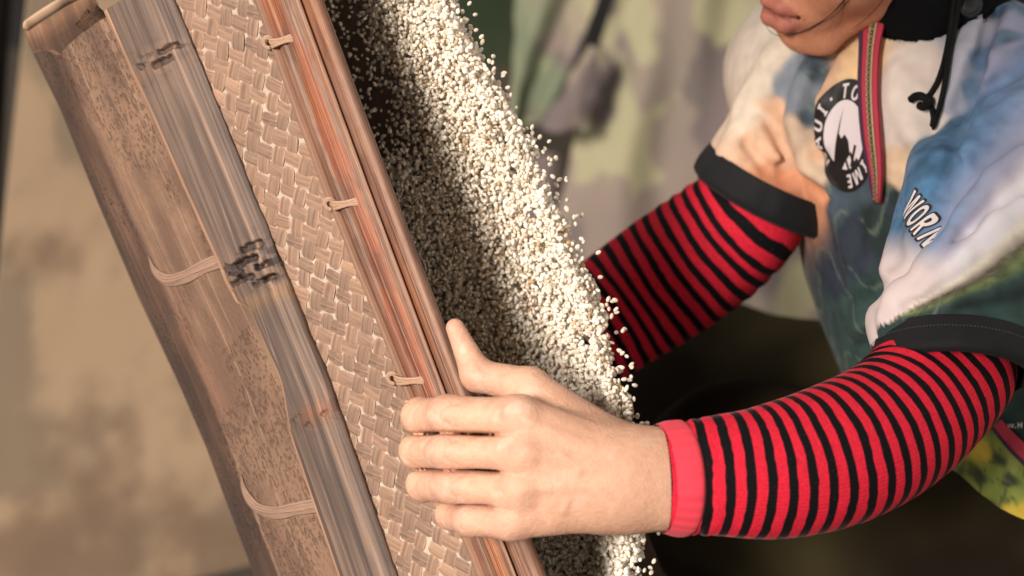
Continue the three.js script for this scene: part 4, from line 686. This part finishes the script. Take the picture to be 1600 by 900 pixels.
{
  const J = {
    f: [
      q4([[812, 652, 1.131], [700, 648, 1.150], [656, 650, 1.176], [662, 652, 1.196]], [33, 30, 28, 23]),
      q4([[818, 708, 1.126], [698, 705, 1.148], [652, 705, 1.176], [660, 706, 1.198]], [31, 29, 27, 23]),
      q4([[812, 764, 1.128], [706, 759, 1.150], [662, 757, 1.178], [668, 757, 1.198]], [30, 28, 26, 22]),
      q4([[800, 814, 1.134], [735, 812, 1.150], [705, 803, 1.172], [712, 800, 1.190]], [29, 26, 24, 20]),
    ],
    carp: [P(965, 722, 1.136), P(970, 740, 1.133), P(968, 758, 1.134), P(960, 775, 1.138)], carpR: 0.0185,
    thumb: q4([[940, 690, 1.150], [828, 606, 1.160], [746, 586, 1.168], [711, 512, 1.172]], [44, 31, 25, 15]),
    web: [P(900, 690, 1.150), P(838, 650, 1.158)], webR: 0.012,
    wrist: [[P(960, 735, 1.139), P(1050, 722, 1.137), 0.0195, 0.0205], [P(960, 765, 1.139), P(1050, 772, 1.137), 0.0195, 0.0205]],
    tendons: [[P(822, 655, 1.116), P(960, 715, 1.117)], [P(828, 708, 1.112), P(965, 735, 1.116)], [P(822, 764, 1.114), P(965, 752, 1.116)]],
    veins: [[P(860, 690, 1.112), P(905, 735, 1.113)], [P(905, 735, 1.113), P(880, 800, 1.118)], [P(905, 735, 1.113), P(985, 725, 1.116)], [P(930, 790, 1.118), P(985, 735, 1.116)]],
    lines: [...[[700, 648, 1.134, 24], [698, 705, 1.132, 23], [706, 759, 1.134, 23], [735, 811, 1.138, 20]].flatMap(([x, y, d, h]) => [-13, -6, 2, 9, 17].map((o, i) => [P(x + o - 2, y - h * (0.8 - 0.1 * (i % 3)), d + 0.004), P(x + o + 3 * (i % 2), y + h * (0.75 - 0.12 * (i % 2)), d + 0.004)])), ...[-7, 0, 8].map((o) => [P(738 + o, 558 + o, 1.158), P(752 + o, 572 + o, 1.156)]), [P(1000, 690, 1.122), P(1012, 800, 1.122)], [P(872, 628, 1.135), P(930, 655, 1.130)], [P(840, 640, 1.13), P(880, 668, 1.125)]],
    knuckles: [[P(818, 648, 1.118), 0.009, 0.0016], [P(822, 708, 1.113), 0.009, 0.0018], [P(816, 765, 1.115), 0.009, 0.0016], [P(804, 815, 1.122), 0.008, 0.0014], [P(700, 643, 1.140), 0.0075, 0.0022], [P(698, 703, 1.138), 0.0075, 0.002], [P(706, 757, 1.140), 0.0075, 0.0019], [P(735, 812, 1.142), 0.007, 0.0016], [P(757, 648, 1.141), 0.010, -0.0012], [P(757, 706, 1.137), 0.010, -0.0011], [P(760, 761, 1.139), 0.010, -0.001], [P(742, 580, 1.162), 0.007, 0.0012]],
  };
  const f = handField(J), pts = [...J.f.flatMap((a) => a.p), ...J.carp, ...J.thumb.p, P(1052, 722, 1.137), P(1052, 772, 1.137)];
  const [a, b] = boxOf(pts, 0.026);
  b.x = P(1060, 750, 1.13).x;
  const red = [...J.f.map((k) => k.p[0]), ...J.f.map((k) => k.p[1]), J.thumb.p[2], J.thumb.p[3], ...J.f.map((k) => k.p[3])];
  pieces.push(paint(meshSDF(f, a, b, 0.0011), (x, y, z) => {
    let k = 0; for (const p of red) { const q = ((x - p.x) ** 2 + (y - p.y) ** 2 + (z - p.z) ** 2) / 2.2e-4; k = Math.max(k, Math.exp(-q)); }
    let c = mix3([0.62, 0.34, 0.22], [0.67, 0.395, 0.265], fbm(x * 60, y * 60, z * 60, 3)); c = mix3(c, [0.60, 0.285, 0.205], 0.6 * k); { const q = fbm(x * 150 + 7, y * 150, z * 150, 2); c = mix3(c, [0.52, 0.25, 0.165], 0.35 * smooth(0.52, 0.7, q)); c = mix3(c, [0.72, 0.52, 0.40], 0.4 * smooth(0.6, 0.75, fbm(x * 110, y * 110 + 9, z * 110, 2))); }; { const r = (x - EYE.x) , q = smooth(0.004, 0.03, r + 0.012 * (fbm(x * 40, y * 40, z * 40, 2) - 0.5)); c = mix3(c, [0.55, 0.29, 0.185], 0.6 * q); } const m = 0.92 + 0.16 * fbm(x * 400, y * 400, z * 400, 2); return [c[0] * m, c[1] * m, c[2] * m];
  }));
}
{ // the other hand, closed on the far edge of the tray behind the grain
  const J = {
    f: [0, 1, 2, 3].map((i) => q4([[790, 565 + i * 38, 1.375], [740, 565 + i * 38, 1.37], [716, 567 + i * 37, 1.355], [726, 567 + i * 36, 1.345]], [24, 22, 20, 17])),
    carp: [0, 1, 2, 3].map((i) => P(830, 590 + i * 12, 1.395)), carpR: 0.016,
    thumb: q4([[840, 575, 1.395], [805, 545, 1.36], [775, 535, 1.345], [745, 532, 1.34]], [28, 21, 18, 12]),
    web: [P(820, 590, 1.385), P(795, 565, 1.37)], webR: 0.01, wrist: [[P(832, 600, 1.40), P(882, 552, 1.452), 0.02, 0.022]], tendons: [], knuckles: [0, 1, 2, 3].map((i) => [P(790, 565 + i * 38, 1.39), 0.008, 0.001]),
  };
  const [a, b] = boxOf([...J.f.flatMap((k) => k.p), ...J.carp, ...J.thumb.p, P(890, 550, 1.46)], 0.026);
  pieces.push(paint(meshSDF(handField(J), a, b, 0.0022), (x, y, z) => mix3(skinHand, [0.55, 0.29, 0.19], fbm(x * 80, y * 80, z * 80, 3))));
}
// head: built upright, face along +z, then turned to look down at the tray
const headZ = dirOf(-0.84, -0.41, -0.35), headUp0 = dirOf(-0.15, 0.80, -0.585), HS = 0.92;
const headX = headUp0.clone().cross(headZ).normalize(), headY = headZ.clone().cross(headX).normalize();
const hM = new THREE.Matrix4().makeBasis(headX, headY, headZ).scale(V(HS, HS, HS));
const headO = P(1361, -158, 1.335); hM.setPosition(headO); const hInv = hM.clone().invert();
const H = (x, y, z) => V(x, y, z).multiplyScalar(0.001).applyMatrix4(hM);
const ell = (cx, cy, cz, rx, ry, rz) => (x, y, z) => { x = (x - cx) / rx; y = (y - cy) / ry; z = (z - cz) / rz; const k = Math.sqrt(x * x + y * y + z * z), g = Math.sqrt((x / rx) ** 2 + (y / ry) ** 2 + (z / rz) ** 2) || 1e-6; return k < 1e-4 ? -Math.min(rx, ry, rz) : k * (k - 1) / g; };
const L3 = (x, y, z) => V(x, y, z);
const neckL = P(1466, 30, 1.372).applyMatrix4(hInv).multiplyScalar(1000);
let lipField, headField;
{
  const base = [ell(0, 38, -14, 72, 84, 92), ell(0, -18, 26, 55, 64, 56)], jaw = [cap(L3(51, -40, -8), L3(17, -80, 62), 13, 9), cap(L3(-51, -40, -8), L3(-17, -80, 62), 13, 9), cap(L3(17, -80, 64), L3(-17, -80, 64), 10)];
  const chin = ell(0, -81, 69, 17, 13, 13), cheek = [ell(36, -22, 54, 28, 28, 24), ell(-36, -22, 54, 28, 28, 24)], muzzle = ell(0, -50, 68, 32, 28, 22), neck = cap(L3(0, -50, -26), neckL, 44, 42);
  const nose = [cap(L3(0, 14, 80), L3(0, -16, 98), 8, 10), ell(11, -20, 90, 9, 8, 10), ell(-11, -20, 90, 9, 8, 10)];
  const up = [cap(L3(-25, -51, 75), L3(-8, -47, 90), 3.0, 5.2), cap(L3(-8, -47, 90), L3(8, -47, 90), 5.2), cap(L3(8, -47, 90), L3(25, -51, 75), 5.2, 3.0)], low = [cap(L3(-24, -54, 75), L3(-8, -61, 89), 3.4, 6.6), cap(L3(-8, -61, 89), L3(8, -61, 89), 6.6), cap(L3(8, -61, 89), L3(24, -54, 75), 6.6, 3.4)];
  const gap = [cap(L3(-24, -52.6, 80), L3(-8, -54, 97), 0.9, 1.6), cap(L3(-8, -54, 97), L3(8, -54, 97), 1.6), cap(L3(8, -54, 97), L3(24, -52.6, 80), 1.6, 0.9)];
  const under2 = cap(L3(-12, -73, 88), L3(12, -73, 88), 4.5), eyes = [ell(31, 16, 78, 15, 9, 12), ell(-31, 16, 78, 15, 9, 12)], lids = [ell(31, 15, 64, 13, 12, 13), ell(-31, 15, 64, 13, 12, 13)], brow = [cap(L3(12, 30, 82), L3(46, 28, 66), 7, 6), cap(L3(-12, 30, 82), L3(-46, 28, 66), 7, 6)];
  const ears = [ell(74, -2, -14, 7, 30, 17), ell(-74, -2, -14, 7, 30, 17)], earIn = [ell(80, 2, -10, 6, 20, 9), ell(-80, 2, -10, 6, 20, 9)], fold2 = [cap(L3(16, -26, 92), L3(34, -54, 74), 1), cap(L3(-16, -26, 92), L3(-34, -54, 74), 1)];
  lipField = (x, y, z) => { let u = 99, l = 99; for (const c of up) u = Math.min(u, c(x, y, z)); for (const c of low) l = Math.min(l, c(x, y, z)); return [u, l]; };
  headField = (wx, wy, wz) => {
    const e = hInv.elements, x = (e[0] * wx + e[4] * wy + e[8] * wz + e[12]) * 1000, y = (e[1] * wx + e[5] * wy + e[9] * wz + e[13]) * 1000, z = (e[2] * wx + e[6] * wy + e[10] * wz + e[14]) * 1000;
    let d = smin(base[0](x, y, z), base[1](x, y, z), 30); for (const c of jaw) d = smin(d, c(x, y, z), 13); d = smin(d, chin(x, y, z), 9); for (const c of cheek) d = smin(d, c(x, y, z), 18); d = smin(d, muzzle(x, y, z), 16);
    d = smin(d, neck(x, y, z), 14);
    for (const c of brow) d = smin(d, c(x, y, z), 10); for (const c of eyes) d = -smin(-d, c(x, y, z), 8); for (const c of lids) d = smin(d, c(x, y, z), 3);
    for (const c of nose) d = smin(d, c(x, y, z), 8); d = -smin(-d, under2(x, y, z), 7);
    let l = 99; for (const c of up) l = smin(l, c(x, y, z), 3); let lo = 99; for (const c of low) lo = smin(lo, c(x, y, z), 3);
    d = smin(d, l, 4.5); d = smin(d, lo, 4.5); for (const c of gap) d = -smin(-d, c(x, y, z), 1.4);
    for (const c of fold2) { const q = c(x, y, z); if (q < 12) d += 0.9 * Math.exp(-((q / 4) ** 2)); }
    for (const c of ears) d = smin(d, c(x, y, z), 4); for (const c of earIn) d = -smin(-d, c(x, y, z), 3);
    if (Math.abs(d) < 6) d -= 0.35 * (fbm(x * 0.32, y * 0.32, z * 0.32, 2) - 0.5);
    return d * 0.001;
  };
  const [a, b] = boxOf([H(-85, -115, -115), H(85, 130, 115), H(-85, 130, -115), H(85, -115, 115), H(85, 130, -115), H(-85, -115, 115), P(1466, 30, 1.372)], 0.012);
  pieces.push(paint(meshSDF(headField, a, b, 0.0022), (wx, wy, wz) => {
    const p = V(wx, wy, wz).applyMatrix4(hInv).multiplyScalar(1000), [u, l] = lipField(p.x, p.y, p.z), lip = smooth(2.2, 0.6, Math.min(u, l));
    let c = mix3([0.56, 0.215, 0.115], [0.66, 0.28, 0.16], fbm(p.x * 0.06, p.y * 0.06, p.z * 0.06, 3)); c = mix3(c, [0.44, 0.135, 0.10], lip * 0.75); const ip = Math.abs(p.y + 53.6) < 1.6 && p.z > 76 && Math.abs(p.x) < 22 ? 0.7 : 0; c = mix3(c, [0.16, 0.04, 0.035], ip * lip);
    if (Math.exp(-((p.x - 34) ** 2 + (p.y + 84) ** 2) / 3) > 0.5) c = mix3(c, [0.2, 0.09, 0.06], 0.5);
    const m = 0.9 + 0.2 * fbm(p.x * 0.5, p.y * 0.5, p.z * 0.5, 2); return [c[0] * m, c[1] * m, c[2] * m];
  }));
}
const skinBump = greyTex(256, 256, (u, v) => 0.6 * fbm(u * 40, v * 40, 3, 3) + 0.4 * noise(u * 110, v * 110, 5), 1 / 0.03, 1 / 0.03);
const skinMat = new THREE.MeshPhysicalMaterial({ vertexColors: true, roughness: 0.52, bumpMap: skinBump, bumpScale: 0.00045, specularIntensity: 0.7 });
part('body', under(uvBy(mergeGeometries(pieces), RIGHT, UP), personBase), skinMat, person);

// --- hair: a cap gathered behind the ears, loose strands across the jaw
{
  const hairMat = new THREE.MeshStandardMaterial({ color: new THREE.Color(0.022, 0.012, 0.008), roughness: 0.45 });
  const c1 = ell(0, 42, -20, 79, 90, 97), c2 = ell(0, -20, -70, 46, 60, 40), cut = ell(0, -30, 70, 74, 96, 80);
  const f = (wx, wy, wz) => { const e = hInv.elements, x = (e[0] * wx + e[4] * wy + e[8] * wz + e[12]) * 1000, y = (e[1] * wx + e[5] * wy + e[9] * wz + e[13]) * 1000, z = (e[2] * wx + e[6] * wy + e[10] * wz + e[14]) * 1000; let d = smin(c1(x, y, z), c2(x, y, z), 20); d = Math.max(d, -cut(x, y, z), -(y + 40 + z * 0.2)); d -= 1.2 * (noise(Math.atan2(x, y + 20) * 40, z * 0.05, 3) - 0.5); return d * 0.001; };
  const [a, b] = boxOf([H(-85, -90, -120), H(85, 140, 90), H(-85, 140, -120), H(85, -90, 90), H(85, 140, 90), H(-85, -90, -120)], 0.012);
  const hair = part('hair', under(meshSDF(f, a, b, 0.004), personBase), hairMat, person);
  const onFace = (x, y, lift) => { const d = ray(x, y).normalize(), q = march(headField, EYE, d, 0.8, 2); return q ? q.addScaledVector(gradOf(headField, q), lift) : null; };
  const strand = (pts, r, lift = 0.0008) => { const w = []; let dd = 1.29; for (const [x, y, off] of pts) { let q = off ? null : onFace(x, y, lift); if (!q) q = P(x, y, dd); else dd = q.clone().sub(EYE).dot(FWD); w.push(q); } part('strand', under(tube(w, (v) => r * (1 - 0.6 * v), 40, 6), personBase), hairMat, hair); };
  strand([[1345, -40], [1318, 0], [1296, 22], [1272, 38], [1250, 48], [1236, 53], [1218, 56, 1], [1204, 50, 1], [1196, 38, 1], [1193, 26, 1]], 0.00042, 0.0012);
  strand([[1350, -40], [1324, 2], [1300, 25], [1276, 38], [1255, 47]], 0.00034); strand([[1340, -30], [1314, 4], [1290, 28], [1262, 46], [1240, 52]], 0.0003);
  strand([[1400, -40], [1376, 2], [1352, 28], [1328, 46]], 0.0003); strand([[1420, -30], [1405, 10], [1380, 35], [1352, 52]], 0.00025); strand([[1330, -30], [1318, 12], [1312, 34], [1300, 46]], 0.00022); strand([[1468, -30], [1462, 2], [1448, 24], [1428, 38], [1404, 48]], 0.0003); strand([[1440, -30], [1452, 0], [1446, 20], [1432, 34]], 0.00022);
  strand([[1480, -20], [1470, 5], [1452, 30]], 0.0004); strand([[1500, -30], [1485, 6], [1472, 24]], 0.0005);
}
// --- black neck gaiter and the knotted cord hanging from it
{
  const black = new THREE.MeshPhysicalMaterial({ color: new THREE.Color(0.003, 0.003, 0.0035), specularIntensity: 0.3, roughness: 0.9, sheen: 0.03, sheenColor: new THREE.Color(0.4, 0.4, 0.42), side: THREE.DoubleSide });
  const a = gaitA, b = gaitB, c0 = cap(a, b, 0.0455, 0.0435), c1 = cap(P(1500, -70, 1.375), P(1462, -6, 1.37), 0.046, 0.044);
  const f = (x, y, z) => smin(c0(x, y, z), c1(x, y, z), 0.01) - 0.0022 * (fbm(x * 30, y * 120, z * 30, 2) - 0.5);
  const [lo, hi] = boxOf([a, b], 0.064);
  part('neck_gaiter', under(meshSDF(f, lo, hi, 0.003), personBase), black, person);
  const cordMat = new THREE.MeshPhysicalMaterial({ color: new THREE.Color(0.004, 0.004, 0.004), roughness: 0.8, specularIntensity: 0.5 });
  const dd = (x, y, off) => { const d = ray(x, y).normalize(), g = (X, Y, Z) => Math.min(fShirt(X, Y, Z), f(X, Y, Z)), q = march(g, EYE, d, 0.8, 2); return q ? q.addScaledVector(FWD, -off) : P(x, y, 1.3); };
  const cord = part('hat_cord', under(mergeGeometries([
    tube([dd(1492, -20, 0.004), dd(1484, 40, 0.004), dd(1478, 76, 0.004), dd(1470, 110, 0.004), dd(1462, 132, 0.003), dd(1446, 158, 0.003)], 0.0020, 60, 8),
    tube([dd(1500, -20, 0.006), dd(1488, 50, 0.006), dd(1480, 85, 0.006), dd(1474, 130, 0.005), dd(1467, 165, 0.004), dd(1461, 186, 0.003), dd(1456, 204, 0.002)], 0.0019, 60, 8),
    tube([dd(1446, 160, 0.004), dd(1454, 170, 0.003), dd(1457, 185, 0.003), dd(1455, 200, 0.003)], 0.0019, 30, 8)]), personBase), cordMat, person);
  part('knot', under(mergeGeometries([tube([dd(1420, 158, 0.003), dd(1428, 152, 0.005), dd(1438, 152, 0.006), dd(1446, 160, 0.006), dd(1442, 168, 0.005), dd(1432, 164, 0.003)], 0.0027, 40, 8), tube([dd(1444, 150, 0.004), dd(1450, 160, 0.006), dd(1446, 168, 0.004)], 0.0026, 24, 8)]), personBase), cordMat, cord);
  const o = dd(1514, 8, 0.002), disc = new THREE.LatheGeometry([[0, 0.0022], [0.004, 0.0024], [0.0046, 0.0014], [0.0062, 0.0016], [0.0074, 0.0022], [0.0082, 0.0008], [0.0082, -0.002], [0, -0.002]].map(([r, y]) => new THREE.Vector2(r, y)), 40); disc.applyQuaternion(new THREE.Quaternion().setFromUnitVectors(V(0, 1, 0), FWD.clone().negate())); disc.translate(o.x, o.y, o.z);
  part('cord_button', under(disc, personBase), new THREE.MeshStandardMaterial({ color: new THREE.Color(0.012, 0.012, 0.013), roughness: 0.35 }), cord);
}
// --- dark trousers: crouched legs
{
  const hipF = P(1800, 800, 1.52), hipN = P(1830, 900, 1.38), kneeF = P(1090, 610, 1.74), kneeN = P(1160, 760, 1.50), footF = kneeF.clone(), footN = kneeN.clone(); footF.y = 0.09; footN.y = 0.09; footF.addScaledVector(RIGHT, 0.12); footN.addScaledVector(RIGHT, 0.12);
  const cs = [cap(hipF, kneeF, 0.105, 0.075), cap(hipN, kneeN, 0.105, 0.075), cap(kneeF, footF, 0.072, 0.05), cap(kneeN, footN, 0.072, 0.05), cap(hipF, hipN, 0.11)];
  const f = (x, y, z) => { let d = 1; for (const c of cs) d = smin(d, c(x, y, z), 0.03); return d - 0.012 * (fbm(x * 9, y * 14, z * 9, 3) - 0.5); };
  const [lo, hi] = boxOf([hipF, hipN, kneeF, kneeN, footF, footN], 0.13);
  part('trousers', under(paint(meshSDF(f, lo, hi, 0.008), (x, y, z) => mix3([0.011, 0.0075, 0.0045], [0.042, 0.032, 0.014], smooth(0.3, 0.7, fbm(x * 7, y * 7, z * 7)))), personBase), new THREE.MeshPhysicalMaterial({ vertexColors: true, roughness: 0.95, specularIntensity: 0.15 }), person);
  const shoe = [cap(footF.clone().setY(0.035), footF.clone().setY(0.03).addScaledVector(RIGHT, -0.17), 0.04, 0.032), cap(footN.clone().setY(0.035), footN.clone().setY(0.03).addScaledVector(RIGHT, -0.17), 0.04, 0.032)];
  const fs = (x, y, z) => Math.max(Math.min(shoe[0](x, y, z), shoe[1](x, y, z)), -y);
  const [l2, h2] = boxOf([footF.clone().setY(0.03), footN.clone().setY(0.03), footF.clone().setY(0.03).addScaledVector(RIGHT, -0.2), footN.clone().setY(0.03).addScaledVector(RIGHT, -0.2)], 0.05);
  part('shoes', under(meshSDF(fs, l2, h2, 0.008), personBase), new THREE.MeshStandardMaterial({ color: new THREE.Color(0.012, 0.011, 0.01), roughness: 0.7 }), person);
}
// ---------------------------------------------------------------- rice sliding off the inside of the tray
{
  const rimX = (y) => { const a = [[-80, 474], [0, 503], [127, 550], [253, 600], [410, 657], [507, 693], [605, 730], [740, 790], [895, 850], [960, 876]]; for (let i = 1; i < a.length; i++) if (y <= a[i][0]) return lerp(a[i - 1][1], a[i][1], (y - a[i - 1][0]) / (a[i][0] - a[i - 1][0])); return 876; };
  const outX = (y) => { const a = [[-80, 690], [0, 718], [100, 760], [200, 826], [300, 868], [400, 912], [500, 950], [600, 978], [660, 992], [740, 1000], [830, 1008], [900, 1000], [960, 990]]; for (let i = 1; i < a.length; i++) if (y <= a[i][0]) return lerp(a[i - 1][1], a[i][1], (y - a[i - 1][0]) / (a[i][0] - a[i - 1][0])); return 990; };
  const R2 = mulberry(77), r2 = (a, b) => a + (b - a) * R2(), gauss = () => (R2() + R2() + R2() + R2() - 2) / 1.15;
  const depthAt = (e, y) => lerp(1.284 + 0.034 * smooth(0, 600, y), 1.222 - 0.02 * smooth(450, 800, y), smooth(0.5, 1.1, e));   // how deep the sheet lies, e = 0 at the rim, 1 at its ragged edge
  const seed = new THREE.IcosahedronGeometry(1, 2), sp = seed.attributes.position;
  for (let i = 0; i < sp.count; i++) { const x = sp.getX(i), y = sp.getY(i), z = sp.getZ(i); sp.setXYZ(i, x * (1 - 0.10 * y * y) + 0.06 * y * y, y * 1.0, z * 0.82); }
  seed.scale(0.00136, 0.00192, 0.00136); seed.computeVertexNormals();
  const mat = new THREE.MeshPhysicalMaterial({ color: 0xffffff, roughness: 0.5, specularIntensity: 0.7 });
  const tone = () => { const k = R2(); let c = mix3([0.82, 0.70, 0.56], [0.90, 0.83, 0.71], R2()); if (k > 0.975) c = mix3([0.50, 0.30, 0.13], [0.58, 0.40, 0.22], R2()); else if (k > 0.86) c = mix3(c, [0.60, 0.44, 0.30], 0.7); return c; };
  const q = new THREE.Quaternion(), e3 = new THREE.Euler(), m4 = new THREE.Matrix4(), list = [], loose = [];
  const put = (x, y, d, sc, bin = list) => { e3.set(r2(0, 6.3), r2(0, 6.3), r2(0, 6.3)); q.setFromEuler(e3); bin.push([P(x, y, d), q.clone(), sc]); };
  for (let i = 0; i < 100000; i++) {
    const y = r2(-70, 950), a = rimX(y), b = outX(y), Wd = b - a; let e = R2(), x, d, n;
    const clump = fbm(e * Wd * 0.045, y * 0.045, 3, 3);
    const top = smooth(620, 160, y);                                       // near the top the grain is thin close to the rim
    const keep = lerp(1, smooth(0.12, 0.62, e) ** 2.0 + 0.025, top);
    if (R2() > keep) continue;
    if (e > 0.6 && R2() < smooth(0.70, 1.0, e + 0.6 * (clump - 0.5)) * 0.975) continue;
    if (y > 840 && R2() < 0.35 * smooth(0.5, 0.1, e)) continue;
    x = a + e * Wd; d = depthAt(e, y) + (0.014 + 0.012 * e) * gauss() + (R2() < 0.35 ? r2(0, 0.05) : 0);
    put(x, y, d, r2(0.78, 1.2) * lerp(0.74, 1, smooth(0.3, 0.75, e)));
  }
  for (let i = 0; i < 2600; i++) { const y = r2(-40, 930), t = Math.abs(gauss()), x = outX(y) - 34 + 22 * t + 8 * gauss(); put(x, y, 1.212 + 0.014 * gauss(), r2(0.85, 1.2)); }
  for (let i = 0; i < 70; i++) { const y = r2(0, 900), x = outX(y) + 6 + 20 * R2() ** 1.8; put(x, y, 1.21 + 0.015 * gauss(), r2(0.9, 1.15), loose); }
  for (const [x, y] of [[723, 18], [771, 88], [771, 114], [818, 203], [912, 378], [909, 392], [905, 428], [922, 436], [950, 468], [968, 548], [992, 602], [996, 650], [1016, 887], [988, 690], [1004, 778]]) put(x, y, 1.21, 1.05, loose);
  const base = P(850, 900, 1.25), mesh = new THREE.InstancedMesh(seed, mat, list.length);
  mesh.name = 'rice_grains'; mesh.position.copy(base); mesh.castShadow = mesh.receiveShadow = true;
  mesh.userData = { kind: 'stuff', label: 'mass of pale husked rice pouring off the inner side of the tray', category: 'rice' };
  const col = new THREE.Color();
  list.forEach(([p, r, s], i) => { m4.compose(p.sub(base), r, V(s, s * (0.9 + 0.25 * hash3(i, 2, 3)), s)); mesh.setMatrixAt(i, m4); const c = tone(); mesh.setColorAt(i, col.setRGB(...c)); });
  scene.add(mesh);
  const mats = [0, 1, 2, 3].map(() => new THREE.MeshPhysicalMaterial({ color: new THREE.Color(...mix3([0.64, 0.52, 0.40], [0.76, 0.66, 0.54], R2())), roughness: 0.5 }));
  loose.forEach(([p, r, s], i) => { const g = shade(new THREE.Mesh(seed, mats[i % 4])); g.name = numbered('rice_grain'); g.position.copy(p); g.quaternion.copy(r); g.scale.setScalar(s); g.userData = { label: 'single pale rice grain flying clear of the falling mass', category: 'rice grain', group: 'rice grains flying clear of the mass' }; scene.add(g); });
  console.log('grains', list.length, loose.length);
}
renderer.render(scene, camera);
